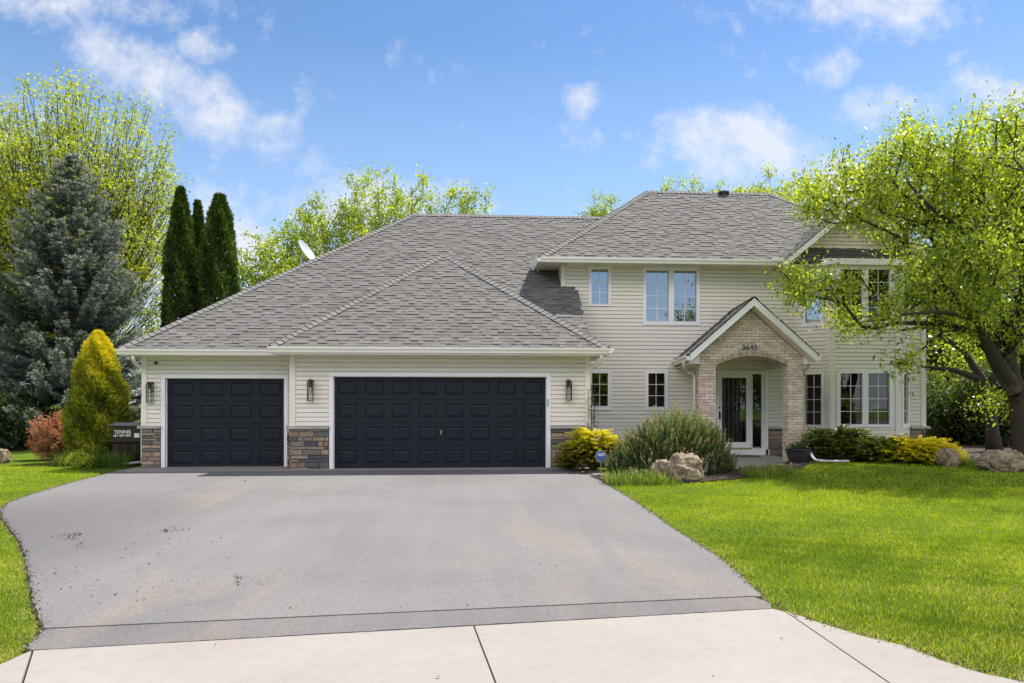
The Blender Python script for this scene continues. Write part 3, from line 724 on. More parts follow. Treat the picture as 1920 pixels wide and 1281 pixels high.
# dark rooms behind the glass
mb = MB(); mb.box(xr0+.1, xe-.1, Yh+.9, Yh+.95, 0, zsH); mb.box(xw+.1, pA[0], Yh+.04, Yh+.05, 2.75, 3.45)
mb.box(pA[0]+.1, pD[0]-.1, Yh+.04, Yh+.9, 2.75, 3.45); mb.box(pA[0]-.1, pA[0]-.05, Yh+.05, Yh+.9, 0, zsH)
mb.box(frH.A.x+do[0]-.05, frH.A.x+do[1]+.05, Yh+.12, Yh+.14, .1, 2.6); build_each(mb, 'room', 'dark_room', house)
# foundation
mb = MB(); mb.box(xr0, pA[0], Yh+.01, Yh+.2, -.2, .36); mb.box(pD[0], xe, Yh+.01, Yh+.2, -.2, .3)
for a, b in ((pA, pB), (pB, pC), (pC, pD)):
    f_ = Fr(a, b); f_.box(mb, .0, f_.L, -.15, -.02, -.2, .47)
mb.box(xl0+.02, xl0+.2, Ys+.1, 29.2, -.2, zled); mb.box(xe-.2, xe-.02, Yh+.1, 26.9, -.2, .62); build_each(mb, 'foundation', 'foundation', house)

# --- trims: corner boards, frieze
tm = MB()
cb = .092
frG.box(tm, .0, cb, 0, .032, zled+.003, zsG); frG.box(tm, frG.L-cb, frG.L+.03, 0, .034, zled+.003, zsG)
frS.box(tm, -.02, cb, 0, .032, zled+.003, zsG)
tm.box(xm-.03, xm+.003, Yg-.03, Yg+cb, zled+.003, zsG)
frH.box(tm, -.02, cb, 0, .032, 4.1, zsH-.003); frH.box(tm, frH.L-cb*1.3, frH.L+.02, 0, .032, zledH+.003, zsH-.003)
frH.box(tm, sA0-.05, sA0-.005, 0, .028, 2.5, zsH-.03)
for f_, a, b in ((frA, frA.L-.075, frA.L+.01), (frB, -.01, .095), (frB, frB.L-.095, frB.L+.01), (frC, -.01, .06)):
    f_.box(tm, a, b, 0, .03, .46, zsH)
build_each(tm, 'corner_board', 'siding_trim', house)

# --- stone veneer and ledges
def stones(fr, s0, s1, z0, z1, nm='stone_veneer', proud=.035):
    mb = MB(); z = z0; back = MB(); fr.box(back, s0, s1, -.05, proud-.028, z0, z1)
    while z < z1-.02:
        h = min(rnd.choice((.055, .07, .09, .10, .12)), z1-z)
        if z1-(z+h) < .04: h = z1-z
        s = s0
        while s < s1-.02:
            w = min(rnd.uniform(.12, .42), s1-s)
            if s1-(s+w) < .07: w = s1-s
            o = proud+rnd.uniform(-.006, .018); g = .005; t = rnd.random(); c = .008
            j = lambda: rnd.uniform(-.004, .004)
            a, b, c0_, d = s+g, s+w-g, z+g, z+h-g
            q = [fr.p(a, proud-.025, c0_), fr.p(b, proud-.025, c0_), fr.p(b, proud-.025, d), fr.p(a, proud-.025, d)]
            r = [fr.p(a+c, o+j(), c0_+c), fr.p(b-c, o+j(), c0_+c), fr.p(b-c, o+j(), d-c), fr.p(a+c, o+j(), d-c)]
            mb.quad(*r, tone=t)
            for k in range(4): mb.quad(q[k], q[(k+1) % 4], r[(k+1) % 4], r[k], tone=t)
            s += w
        z += h
    o = mb.build(nm, 'stone', house, recalc=False); back.build('mortar_bed', 'mortar', o); return o
def ledge(fr, s0, s1, z, h=.06, out=.085):
    mb = MB(); fr.box(mb, s0, s1, -.02, out, z-h, z); return mb.build('stone_ledge', 'ledge_stone', house)
stones(frG, -.0, gd[0]-.095, 0, zled-.06); stones(frG, gd[1]+.095, frG.L+.02, 0, zled-.06)
stones(frS, -.03, sdr[0]-.095, 0, zled-.06); stones(frS, sdr[1]+.055, frS.L, 0, zled-.06)
fq = Fr((xm, Ys), (xm, Yg)); stones(fq, .0, fq.L, 0, zled-.06)
ledge(frG, -.09, gd[0]-.092, zled); ledge(frG, gd[1]+.092, frG.L+.09, zled); ledge(frS, -.10, sdr[0]-.092, zled); ledge(frS, sdr[1]+.052, frS.L-.095, zled)
stones(frH, frH.hit(1440, 800)[0], frH.hit(1497, 800)[0], .1, zledH-.06); ledge(frH, frH.hit(1439.5, 800)[0], frH.hit(1497, 800)[0], zledH)
stones(frH, frH.hit(1706.5, 800)[0], frH.L+.02, .1, zledH-.06); ledge(frH, frH.hit(1706.5, 800)[0], frH.L+.12, zledH)
fe = Fr((xe, Yh), (xe, 27)); stones(fe, 0, 1.2, .1, zledH-.06)
stones(frH, frH.hit(1104, 800)[0], frH.hit(1343, 800)[0]-.05, .0, .36)

# --- garage doors
def garage_door(fr, r, cols, rows, depth=.10, handle=None, lbl=None):
    a0, a1, z0, z1 = r; mb = MB(); O = -depth
    pw = (a1-a0)/cols; ph = (z1-z0)/rows
    for j in range(rows):
        zb, zt = z0+j*ph, z0+(j+1)*ph
        fr.box(mb, a0-.02, a1+.02, O-.04, O-.022, zb, zt-.004)
        for i in range(cols):
            x0, x1 = a0+i*pw, a0+(i+1)*pw
            m, n_ = .095, .105
            px0, px1, pz0, pz1 = x0+m*.9, x1-m*.9, zb+n_, zt-n_
            O1 = O-.012
            bs_ = [x0, px0, px1, x1]; zs_ = [zb+.0, pz0, pz1, zt-.007]
            for p in range(3):
                for q in range(3):
                    if p == 1 and q == 1: continue
                    mb.quad(fr.p(bs_[p], O, zs_[q]), fr.p(bs_[p+1], O, zs_[q]), fr.p(bs_[p+1], O, zs_[q+1]), fr.p(bs_[p], O, zs_[q+1]))
            b1 = [(px0, pz0), (px1, pz0), (px1, pz1), (px0, pz1)]; e1, e2 = .022, .058
            b2 = [(px0+e1, pz0+e1), (px1-e1, pz0+e1), (px1-e1, pz1-e1), (px0+e1, pz1-e1)]
            b3 = [(px0+e2, pz0+e2), (px1-e2, pz0+e2), (px1-e2, pz1-e2), (px0+e2, pz1-e2)]
            for k in range(4):
                k2 = (k+1) % 4
                mb.quad(fr.p(b1[k][0], O, b1[k][1]), fr.p(b1[k2][0], O, b1[k2][1]), fr.p(b2[k2][0], O-.018, b2[k2][1]), fr.p(b2[k][0], O-.018, b2[k][1]))
                mb.quad(fr.p(b2[k][0], O-.018, b2[k][1]), fr.p(b2[k2][0], O-.018, b2[k2][1]), fr.p(b3[k2][0], O-.003, b3[k2][1]), fr.p(b3[k][0], O-.003, b3[k][1]))
            mb.quad(*[fr.p(x, O-.003, z) for x, z in b3])
        mb.quad(fr.p(a0, O, zt-.007), fr.p(a1, O, zt-.007), fr.p(a1, O-.02, zt-.007), fr.p(a0, O-.02, zt-.007))
    d = mb.build('garage_door', 'door_paint', house, recalc=False); tag(d, lbl)
    mb = MB(); w = .085
    for (a, b, c, e_) in ((a0-w, a0, z0-.02, z1+w), (a1, a1+w, z0-.02, z1+w), (a0, a1, z1, z1+w)):
        fr.box(mb, a, b, -.005, .03, c, e_)
    fr.box(mb, a0-.03, a0-.004, -depth-.05, -.004, z0-.02, z1); fr.box(mb, a1+.004, a1+.03, -depth-.05, -.004, z0-.02, z1); fr.box(mb, a0-.03, a1+.03, -depth-.05, -.005, z1-.0, z1+.03)
    fr.box(mb, a0-.004, a0+.012, -depth+.002, -depth+.03, z0, z1); fr.box(mb, a1-.012, a1+.004, -depth+.002, -depth+.03, z0, z1); fr.box(mb, a0, a1, -depth+.002, -depth+.03, z1-.014, z1)
    mb.build('door_frame', 'white_trim', d)
    if handle:
        hx, hz = fr.hit(*handle); mb = MB(); mb.tube([fr.p(hx, O, hz-.0), fr.p(hx, O+.035, hz), ], .014, 10); mb.tube([fr.p(hx-.004, O+.03, hz-.055), fr.p(hx+.004, O+.035, hz+.055)], [.009, .013], 8); mb.build('handle', 'steel', d)
    return d
garage_door(frS, sdr, 4, 4, lbl='single-width black garage door, four panels across')
garage_door(frG, gd, 8, 4, handle=(827, 811), lbl='double-width black garage door, eight panels across')
kx, kz = frG.hit(1026.5, 755); mb = MB(); frG.box(mb, kx-.02, kx+.02, .031, .05, kz-.085, kz+.085); mb.build('keypad', 'steel', house)

# --- roofs
PT = .745
def shingle_plane(mb, E0, Udir, Vdir, edges, vmax, expo=.127, edgecol=None):
    """edges(v)->(uL,uR); courses as overlapping strips with raised random tabs"""
    U_, V_ = Vector(Udir), Vector(Vdir); Nn = U_.cross(V_).normalized()
    if Nn.z < 0: Nn = -Nn
    E0 = Vector(E0); k = 0
    while k*expo < vmax-.01:
        v0, v1 = k*expo, min((k+1)*expo, vmax); L0, R0_ = edges(v0); L1, R1_ = edges(v1)
        lo, hi = min(L0, L1), max(R0_, R1_); u = lo-rnd.random()*.3; raised = False; base_t = rnd.uniform(-.05, .05)
        hprev = .014
        while u < hi:
            w = rnd.choice((.13, .17, .21, .26, .31)) if raised else rnd.choice((.11, .16, .21, .26, .33))
            a, b = u, u+w
            c = lambda x, L, R: min(max(x, L), R)
            q = [c(a, L0, R0_), c(b, L0, R0_), c(b, L1, R1_), c(a, L1, R1_)]
            if q[1]-q[0] > 1e-4 or q[2]-q[3] > 1e-4:
                h0 = .019 if raised else .010; t = min(1, max(.1, rnd.gauss(.60 if raised else .50, .085)+base_t*.6))
                if rnd.random() < .06: t *= .6
                P0 = E0+U_*q[0]+V_*(v0-.006)+Nn*h0; P1 = E0+U_*q[1]+V_*(v0-.006)+Nn*h0; P2 = E0+U_*q[2]+V_*(v1+.0)+Nn*(h0-.008); P3 = E0+U_*q[3]+V_*v1+Nn*(h0-.008)
                mb.quad(P0, P1, P2, P3, t)
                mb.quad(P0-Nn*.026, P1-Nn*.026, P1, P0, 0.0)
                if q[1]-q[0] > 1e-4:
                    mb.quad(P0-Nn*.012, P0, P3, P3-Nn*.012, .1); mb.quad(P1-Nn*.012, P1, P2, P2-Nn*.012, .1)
            u += w; raised = (not raised) if rnd.random() < .75 else raised
        k += 1
def caps(mb, p0, p1, n1, n2, w=.15):
    p0, p1 = Vector(p0), Vector(p1); d = (p1-p0); L = d.length; d.normalize(); k = int(L/.145)
    for n_ in (Vector(n1), Vector(n2)):
        s = d.cross(n_).normalized()
        other = Vector(n2) if n_ == Vector(n1) else Vector(n1)
        if s.dot(other) > 0: s = -s
        for i in range(k+1):
            a = p0+d*(i*.145); b = p0+d*min((i*.145+.155), L); t = rnd.uniform(.74, 1.0)
            h = n_.normalized()*.034; g = n_.normalized()*.020; up = Vector((0, 0, .02))
            mb.quad(a+h+up*.4, b+g+up*.4, b+g+s*w, a+h+s*w, t)
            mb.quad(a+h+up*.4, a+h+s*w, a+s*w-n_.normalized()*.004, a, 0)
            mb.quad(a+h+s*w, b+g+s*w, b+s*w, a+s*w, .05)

def hip_roof(name, x0, x1, y0, y1, ze, p, left=True, right=True, label=None):
    half = (y1-y0)/2; zr = ze+p*half; n = math.sqrt(1+p*p); sl = half*n
    mb = MB(); r0 = x0+(half if left else 0); r1 = x1-(half if right else 0)
    ef = lambda v: (x0+(v/n if left else 0), x1-(v/n if right else 0))
    shingle_plane(mb, (0, y0, ze), (1, 0, 0), (0, 1/n, p/n), ef, sl)
    shingle_plane(mb, (0, y1, ze), (1, 0, 0), (0, -1/n, p/n), ef, sl)
    es = lambda v: (y0+v/n, y1-v/n)
    if left: shingle_plane(mb, (x0, 0, ze), (0, 1, 0), (1/n, 0, p/n), es, sl)
    if right: shingle_plane(mb, (x1, 0, ze), (0, 1, 0), (-1/n, 0, p/n), es, sl)
    nf, nb_, nl, nr = (0, -p, 1), (0, p, 1), (-p, 0, 1), (p, 0, 1)
    caps(mb, (r0, y0+half, zr), (r1, y0+half, zr), nf, nb_)
    if left: caps(mb, (x0, y0, ze), (r0, y0+half, zr), nf, nl); caps(mb, (x0, y1, ze), (r0, y0+half, zr), nb_, nl)
    if right: caps(mb, (x1, y0, ze), (r1, y0+half, zr), nf, nr); caps(mb, (x1, y1, ze), (r1, y0+half, zr), nb_, nr)
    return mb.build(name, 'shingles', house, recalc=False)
ye1 = Ys-.60; zE = 2.735; xL1 = XY(222, ye1)
hip1 = 6.12
roof_main = hip_roof('roof', xL1, 6.0, ye1, ye1+2*hip1, zE, PT, True, False)
# the main slope ends against the upper wall at the garage's right side: cut it there
def cut_roof(o, xr):
    me = o.data; bad = [p.index for p in me.polygons if p.center.x > xr and p.center.y < Yh+.05]
    import bmesh
    bm = bmesh.new(); bm.from_mesh(me); bm.faces.ensure_lookup_table()
    bmesh.ops.delete(bm, geom=[bm.faces[i] for i in bad], context='FACES')
    for f in bm.faces:
        for v in f.verts:
            if v.co.y < Yh+.05 and v.co.x > xr: v.co.x = xr
    bm.to_mesh(me); bm.free()
xrk = 3.10
cut_roof(roof_main, xrk+.10)
ye2 = Yg-.62; xl2 = XY(506, ye2); xr2 = XY(1141, ye2); half2 = (xr2-xl2)/2; xc2 = (xl2+xr2)/2
zE2 = 2.755
mb = MB(); n = math.sqrt(1+PT*PT); p = PT
shingle_plane(mb, (0, ye2, zE2), (1, 0, 0), (0, 1/n, p/n), lambda v: (xl2+v/n, xr2-v/n), half2*n)
yv = ye1+(zE2+p*half2-zE)/p    # where the short ridge meets the main slope
shingle_plane(mb, (xl2, 0, zE2), (0, 1, 0), (1/n, 0, p/n), lambda v: (ye2+v/n, ye1+(zE2-zE)/p+v/n+.05), half2*n)
shingle_plane(mb, (xr2, 0, zE2), (0, 1, 0), (-1/n, 0, p/n), lambda v: (ye2+v/n, max(ye1+(zE2-zE)/p+v/n+.05, min(Yh, 30) if v < .35*n else 0)), half2*n)
ap = (xc2, ye2+half2, zE2+p*half2)
caps(mb, (xl2, ye2, zE2), ap, (0, -p, 1), (-p, 0, 1)); caps(mb, (xr2, ye2, zE2), ap, (0, -p, 1), (p, 0, 1)); caps(mb, ap, (xc2, yv, ap[2]), (-p, 0, 1), (p, 0, 1))
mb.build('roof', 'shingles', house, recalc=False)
ye3 = Yh-.63; zE3 = ZY(1014, 482.5, ye3); xL3 = XY(1013, ye3); half3 = 3.68; xR3 = xe+.60
hip_roof('roof', xL3, xR3, ye3, ye3+2*half3, zE3, PT)
# cross gable over the bay
xg0, xg1 = XY(1470, ye3-.1), pD[0]+.35; xgc = (xg0+xg1)/2; hg = (xg1-xg0)/2; pg = .82; yg0 = ye3-.16; zG = zE3-.02; zga = zG+pg*hg
ygb = ye3+(zga-zE3)/PT; ng = math.sqrt(1+pg*pg)
mb = MB()
shingle_plane(mb, (xg0, 0, zG), (0, 1, 0), (1/ng, 0, pg/ng), lambda v: (yg0, ye3+.05+(v*pg/ng)/PT), hg*ng)
shingle_plane(mb, (xg1, 0, zG), (0, 1, 0), (-1/ng, 0, pg/ng), lambda v: (yg0, ye3+.05+(v*pg/ng)/PT), hg*ng)
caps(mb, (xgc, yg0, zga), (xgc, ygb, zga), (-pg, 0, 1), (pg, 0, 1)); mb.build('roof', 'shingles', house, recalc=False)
gw = MB(); siding(gw, frH, frH.hit(1480, 600)[0], xg1-.25-xw, zsH, zga-.1, off=.02, topf=lambda z, a, b: (max(a, xgc-xw-(zga-.12-z)/pg), min(b, xgc-xw+(zga-.12-z)/pg)))
gw.build('gable_wall', 'siding', house, recalc=False)
def rake(mbw, xa, za, xb, zb, y0, y1, h=.15):
    mbw.hexa([(xa, y0, za-h), (xb, y0, zb-h), (xb, y1, zb-h), (xa, y1, za-h), (xa, y0, za), (xb, y0, zb), (xb, y1, zb), (xa, y1, za)])
mb = MB(); rake(mb, xg0-.02, zG-.02, xgc, zga-.0, yg0+.01, yg0+.035, .17); rake(mb, xgc, zga, xg1+.02, zG-.02, yg0+.012, yg0+.037, .17)
mb.build('rake_board', 'white_trim', house)
mb = MB(); rake(mb, xg0+.02, zG-.12, xgc, zga-.14, yg0+.04, Yh, .012); rake(mb, xgc, zga-.14, xg1-.02, zG-.12, yg0+.04, Yh, .012); mb.build('gable_soffit', 'soffit_paint', house)
# bay roof under the gable, with its own fascia
def offp(a, b, o, at):   # offset of the bay outline
    f_ = Fr(a, b); return f_
bz = zsH+.02
ob = [(pA[0]-.16, Yh), (pB[0]-.09, Yb-.13), (pC[0]+.09, Yb-.13), (pD[0]+.16, Yh)]
mb = MB()
for a, b in zip(ob, ob[1:]):
    f_ = Fr(a, b); f_.box(mb, 0, f_.L, -.022, .0, bz-.015, bz+.145)
mb.build('bay_fascia', 'white_trim', house)
mb = MB(); inner = [(pA[0]+.35, Yh, bz+.50), (pB[0]+.05, Yh, bz+.52), (pC[0]-.05, Yh, bz+.52), (pD[0]-.35, Yh, bz+.50)]
for i in range(3):
    a, b = ob[i], ob[i+1]; c, d = inner[i+1], inner[i]
    for k in range(5):
        t0, t1 = k/5, (k+1)/5; A_ = Vector((a[0], a[1], bz+.15)); B_ = Vector((b[0], b[1], bz+.15)); C3 = Vector(c); D3 = Vector(d)
        q = [A_.lerp(D3, t0), B_.lerp(C3, t0), B_.lerp(C3, t1), A_.lerp(D3, t1)]; up = Vector((0, 0, .015))
        mb.quad(q[0]+up, q[1]+up, q[2], q[3], rnd.uniform(.2, .6))
mb.build('bay_roof', 'shingles', house, recalc=False)
mb = MB(); mb.poly([(x, y, bz-.005) for x, y in ob]); mb.build('bay_soffit', 'soffit_paint', house, recalc=False)

# roof vent
vp = onY(1357, 362, 23.1); mb = MB()
mb.tube([(vp.x, vp.y, vp.z-.5), (vp.x, vp.y, vp.z-.02)], .12, 16); mb.tube([(vp.x, vp.y, vp.z-.02), (vp.x, vp.y, vp.z+.03), (vp.x, vp.y, vp.z+.06)], [.17, .17, .10], 16); mb.build('roof_vent', 'black_metal', house)
vq = onY(1297, 345, 26); 
# --- soffits, fascia, gutters
KP = [(0, 0), (.075, 0), (.085, .035), (.115, .075), (.125, .085), (.125, .12), (.115, .12), (.11, .09), (0, .09)]
def gutter(p0, p1, out, nm='gutter'):
    mb = MB(); mb.extr(p0, p1, out, KP); return mb.build(nm, 'gutter_paint', house)
gt = .125
mb = MB()
mb.box(xL1+.035, xm+.0, ye1+.03, Ys, zsG-.01, zsG+.012); mb.box(xl2+.03, xr2-.03, ye2+.03, Yg+.02, zsG-.006, zsG+.014)
mb.box(xr0, xr2-.03, Yg, Yh, zsG-.006, zsG+.014); mb.box(xl2+.03, xm, Yg, Ys, zsG-.012, zsG+.0135); mb.box(xl1 if False else xL1+.03, xl0, ye1+.03, 30, zsG-.011, zsG+.011)
mb.box(xL3+.03, xR3-.03, ye3+.03, Yh, zsH-.003, zsH+.015); mb.box(xL3+.03, xw, Yh, 27, zsH-.003, zsH+.015); mb.box(xe, xR3-.03, Yh, 27, zsH-.003, zsH+.015)
sof = mb.build('soffit', 'soffit_paint', house)
mb = MB()   # vented soffit strips
x = xL3+.5
while x < XY(1460, ye3):
    for k in range(5): mb.box(x+k*.045, x+k*.045+.02, ye3+.10, Yh-.03, zsH-.008, zsH-.002)
    x += .95
x = xl2+.5
while x < xr2-.5:
    for k in range(5): mb.box(x+k*.045, x+k*.045+.02, ye2+.10, Yg-.03, zsG-.012, zsG-.005)
    x += .95
build_each(mb, 'soffit_vent', 'downspout_paint', house)
mb = MB()
mb.box(xL1+.01, xm, ye1+.01, ye1+.03, zsG-.012, zE-.02); mb.box(xl2+.01, xr2-.01, ye2+.01, ye2+.03, zsG-.014, zE2-.02); mb.box(xL1+.01, xL1+.03, ye1+.03, 30, zsG-.012, zE-.02)
mb.box(xl2+.01, xl2+.03, ye2+.03, ye1+.3, zsG-.014, zE2-.02); mb.box(xr2-.03, xr2-.01, ye2+.03, Yh, zsG-.014, zE2-.02)
mb.box(xL3+.01, xg0+.05, ye3+.01, ye3+.03, zsH-.006, zE3-.02); mb.box(xL3+.01, xL3+.03, ye3+.03, 27.3, zsH-.006, zE3-.02); mb.box(xR3-.03, xR3-.01, ye3+.03, 27.3, zsH-.006, zE3-.02)
mb.box(xg1-.05, xR3-.02, ye3+.01, ye3+.03, zsH-.006, zE3-.02)
build_each(mb, 'fascia', 'gutter_paint', house)
gutter((xL1-.02, ye1+.008, zE-gt), (xl2+.1, ye1+.008, zE-gt), (0, -1, 0)); gutter((xl2-.03, ye2+.008, zE2-gt), (xr2+.03, ye2+.008, zE2-gt), (0, -1, 0))
gutter((xr2-.008, ye2-.1, zE2-gt+.002), (xr2-.008, Yh-.3, zE2-gt+.002), (1, 0, 0))
gutter((xL3-.02, ye3+.008, zE3-gt), (xg0+.06, ye3+.008, zE3-gt), (0, -1, 0)); gutter((xL3+.008, ye3-.1, zE3-gt+.002), (xL3+.008, 22.2, zE3-gt+.002), (-1, 0, 0))
# splash guard where the valley meets the gutter
mb = MB(); mb.box(xl2-.16, xl2-.02, ye1-.13, ye1-.12, zE-.02, zE+.08); mb.tube([(xl2-.18, ye1-.06, zE+.03), (xl2-.05, ye1-.06, zE+.03)], .05, 12); mb.box(xg0-.32, xg0-.02, ye3-.13, ye3-.115, zE3-.03, zE3+.07); build_each(mb, 'splash_guard', 'white_trim', house)
def downspout(pts, mat='downspout_paint', r=.042):
    P = [Vector(p) for p in pts]; Q = smooth_line(P, 5); mb = MB(); mb.tube(Q, r, 12, flat=.8); return mb.build('downspout', mat, house, smooth=True)
q = lambda px, py, Y: onY(px, py, Y)
downspout([q(1127, 664, ye2+.02), q(1127, 672, ye2+.05), q(1120, 683, ye2+.3), q(1108, 689, Yg-.05), q(1103, 696, Yg-.02), q(1103, 730, Yg-.02), q(1102.5, 797, Yg-.02)], 'gutter_paint')
downspout([q(250, 666, ye1+.02), q(250, 674, ye1+.05), q(256, 684, ye1+.3), q(267, 690, Ys-.0), q(270, 700, Ys+.12), (xl0-.06, Ys+.14, 1.2), (xl0-.06, Ys+.14, .15)], 'gutter_paint')
downspout([q(1009, 506, ye3+1.3)+Vector((.0, 0, .0)), q(1008, 511, ye3+1.3), q(1007, 515, ye3+1.3), q(1003, 518, ye3+1.3), ], 'gutter_paint', .038)
# --- porch of brick
xb0, xb1, xi0, xi1 = XY(1311, Ybr), XY(1506, Ybr), XY(1342, Ybr), XY(1477, Ybr)
yr = Ybr-.36
xf0, xf1, xap = XY(1294, yr), XY(1533, yr), XY(1411.5, yr); zft = ZY(1294, 664, yr); zapx = ZY(1411, 559, yr)
zsp = ZY(1342, 685, Ybr); zat = ZY(1407, 667.5, Ybr); sp_ = (xi1-xi0)/2; xic = (xi0+xi1)/2; rise = zat-zsp; rad = (sp_**2+rise**2)/(2*rise)
archz = lambda x: zsp-(rad-rise)+math.sqrt(max(0, rad*rad-(x-xic)**2))
slope = (zapx-zft)/((xf1-xf0)/2)
topz = lambda x: zapx-.17-abs(x-xap)*slope
yb2 = Ybr+.30; zfl = .15
mb = MB(); nsl = 60
xs = sorted(set([xb0, xb1, xi0, xi1, xap]+[xi0+(xi1-xi0)*k/32 for k in range(33)]+[xb0+(xi0-xb0)*k/4 for k in range(5)]+[xi1+(xb1-xi1)*k/4 for k in range(5)]))
for a, b in zip(xs, xs[1:]):
    if b-a < 1e-5: continue
    m_ = (a+b)/2; op = xi0 < m_ < xi1
    ba, bb = (archz(a), archz(b)) if op else (zfl-.12, zfl-.12)
    ta, tb = topz(a), topz(b)
    for y in (Ybr, yb2): mb.quad((a, y, ba), (b, y, bb), (b, y, tb), (a, y, ta), uv='x')
    if op: mb.quad((a, Ybr, ba), (b, Ybr, bb), (b, yb2, bb), (a, yb2, ba), uv='x')
for x, z0_, z1_ in ((xb0, zfl-.12, topz(xb0)), (xb1, zfl-.12, topz(xb1)), (xi0, zfl-.12, zsp), (xi1, zfl-.12, zsp)):
    mb.quad((x, Ybr, z0_), (x, yb2, z0_), (x, yb2, z1_), (x, Ybr, z1_), uv='y')
porch = mb.build('brick_porch', 'brick', house, recalc=True)
# soldier course round the arch
mb = MB(); a_tot = math.asin(sp_/rad); nb_ = 38
toned('arch_brick', [(0, (.33, .245, .185)), (1, (.52, .42, .325))], .9, .006, 60, mott=.25, mscale=40)
for k in range(nb_):
    t0 = -a_tot+2*a_tot*k/nb_+.0012; t1 = -a_tot+2*a_tot*(k+1)/nb_-.0012; zc0 = zsp-(rad-rise)
    P = lambda t, r_: (xic+sin(t)*r_, zc0+cos(t)*r_)
    a, b, c, d = P(t0, rad-.004), P(t1, rad-.004), P(t1, rad+.10), P(t0, rad+.10)
    y0_, y1_ = Ybr-.012, Ybr+.1
    mb.hexa([(a[0], y0_, a[1]), (b[0], y0_, b[1]), (b[0], y1_, b[1]), (a[0], y1_, a[1]), (d[0], y0_, d[1]), (c[0], y0_, c[1]), (c[0], y1_, c[1]), (d[0], y1_, d[1])], rnd.random())
mb.build('arch_course', 'arch_brick', porch)
mb = MB(); mb.box(xb0+.05, xb1-.05, yb2, Yh, 2.72, 2.76)
mb.build('porch_ceiling', 'soffit_paint', porch)
mb = MB(); mb.box(xb0-.1, xb1+.1, Ybr-.12, Yh+.02, -.1, zfl); mb.build('porch_slab', 'foundation', porch)
mb = MB(); mb.box(XY(1366, 19.7), XY(1418, 19.7), 19.35, Yh-.1, zfl, zfl+.015); dmt = mb.build('doormat', 'black_metal'); tag(dmt, 'thin dark doormat lying in front of the storm door', 'doormat')
nsl_ = math.sqrt(1+slope*slope); lenv = (xf1-xf0)/2*nsl_
mb = MB(); zft2 = zapx-slope*(xf1-xf0)/2; xap = (xf0+xf1)/2
shingle_plane(mb, (xf0-.03, 0, zft2), (0, 1, 0), (1/nsl_, 0, slope/nsl_), lambda v: (yr-.02, Yh), lenv+.02)
shingle_plane(mb, (xf1+.03, 0, zft2), (0, 1, 0), (-1/nsl_, 0, slope/nsl_), lambda v: (yr-.02, Yh), lenv+.02)
caps(mb, (xap, yr-.02, zapx+.01), (xap, Yh, zapx+.01), (-slope, 0, 1), (slope, 0, 1), .12)
SK = .16   # the porch roof runs back a little askew to the wall
mb.v = [(x+SK*(y-yr), y, z) for (x, y, z) in mb.v]; mb.build('porch_roof', 'shingles', house, recalc=False)
mb = MB(); rake(mb, xf0, zft2-.005, xap, zapx-.005, yr, yr+.03, .165); rake(mb, xap, zapx-.006, xf1, zft2-.006, yr+.002, yr+.032, .165)
rake(mb, xf0, zft2+.0, xap, zapx+.0, yr-.012, yr, .05); rake(mb, xap, zapx+.0, xf1, zft2+.0, yr-.013, yr-.001, .05)
for s, xf, xb in ((1, xf0, xb0), (-1, xf1, xb1)):   # eave returns
    x_in = xb; zt = zft2+abs(x_in-xf)*slope-.17
    y0_, y1_ = Ybr-.03, Ybr-.01; xs_ = xf+s*.05
    mb.hexa([(xs_, y0_, zft2-.20), (x_in, y0_, zft2-.20), (x_in, y1_, zft2-.20), (xs_, y1_, zft2-.20), (xs_, y0_, zft2-.10), (x_in, y0_, zt), (x_in, y1_, zt), (xs_, y1_, zft2-.10)])
mb.build('rake_board', 'white_trim', house)
mb = MB(); rake(mb, xf0+.02, zft2-.155, xap, zapx-.165, yr+.03, Ybr+.01, .012); rake(mb, xap, zapx-.165, xf1-.02, zft2-.155, yr+.03, Ybr+.01, .012)
for s, xf, xb in ((1, xf0, xb0), (-1, xf1, xb1)): mb.hexa([(min(xf, xb)+.01, yr+.05, zft2-.215), (max(xf, xb)-.01, yr+.05, zft2-.215), (max(xf, xb)-.01+(.4 if s > 0 else .2), Yh, zft2-.215), (min(xf, xb)+.01+(.42 if s > 0 else 0), Yh, zft2-.215), (min(xf, xb)+.01, yr+.05, zft2-.20), (max(xf, xb)-.01, yr+.05, zft2-.20), (max(xf, xb)-.01+(.4 if s > 0 else .2), Yh, zft2-.20), (min(xf, xb)+.01+(.42 if s > 0 else 0), Yh, zft2-.20)])
mb.build('porch_soffit', 'soffit_paint', house)
gutter((xf0+.01, yr+.0, zft2-.14), (xf0+.01+SK*(Yh-yr), Yh-.02, zft2-.14), (-1, 0, 0)); gutter((xf1-.01, yr+.0, zft2-.14), (xf1-.01, Yh-.3, zft2-.14), (1, 0, 0))
downspout([(xf0-.04, yr+.35, zft2-.14), (xf0-.04, yr+.36, zft2-.24), (xf0+.06, Ybr+.15, zft2-.38), (xb0-.07, Ybr+.20, zft2-.47), (xb0-.05, Ybr+.22, zft2-.62), (xb0-.05, Ybr+.22, 1.5), (xb0-.05, Ybr+.22, .3)])
downspout([(xf1+.04-.1, yr+.35, zft2-.14), (xf1-.06, yr+.36, zft2-.25), (xf1-.10, Ybr+.15, zft2-.38), (xb1+.12, Ybr+.25, zft2-.46), (xb1+.05, Ybr+.33, zft2-.56), (xb1+.05, Ybr+.33, 1.5), (xb1+.05, Ybr+.33, .2)])
nb = onY(1405, 651.5, Ybr-.02)
text('3645', .17, (nb.x, Ybr-.03, nb.z), 'black_metal', porch, 'house_number', .005, sx=1.15)
text('3645', .17, (nb.x-.010, Ybr-.016, nb.z+.004), 'letter_white', porch, 'number_backing', .003, bold=.004, sx=1.15)
for ch in house.children: ch.location = tuple(Vector(ch.location)-house.location)

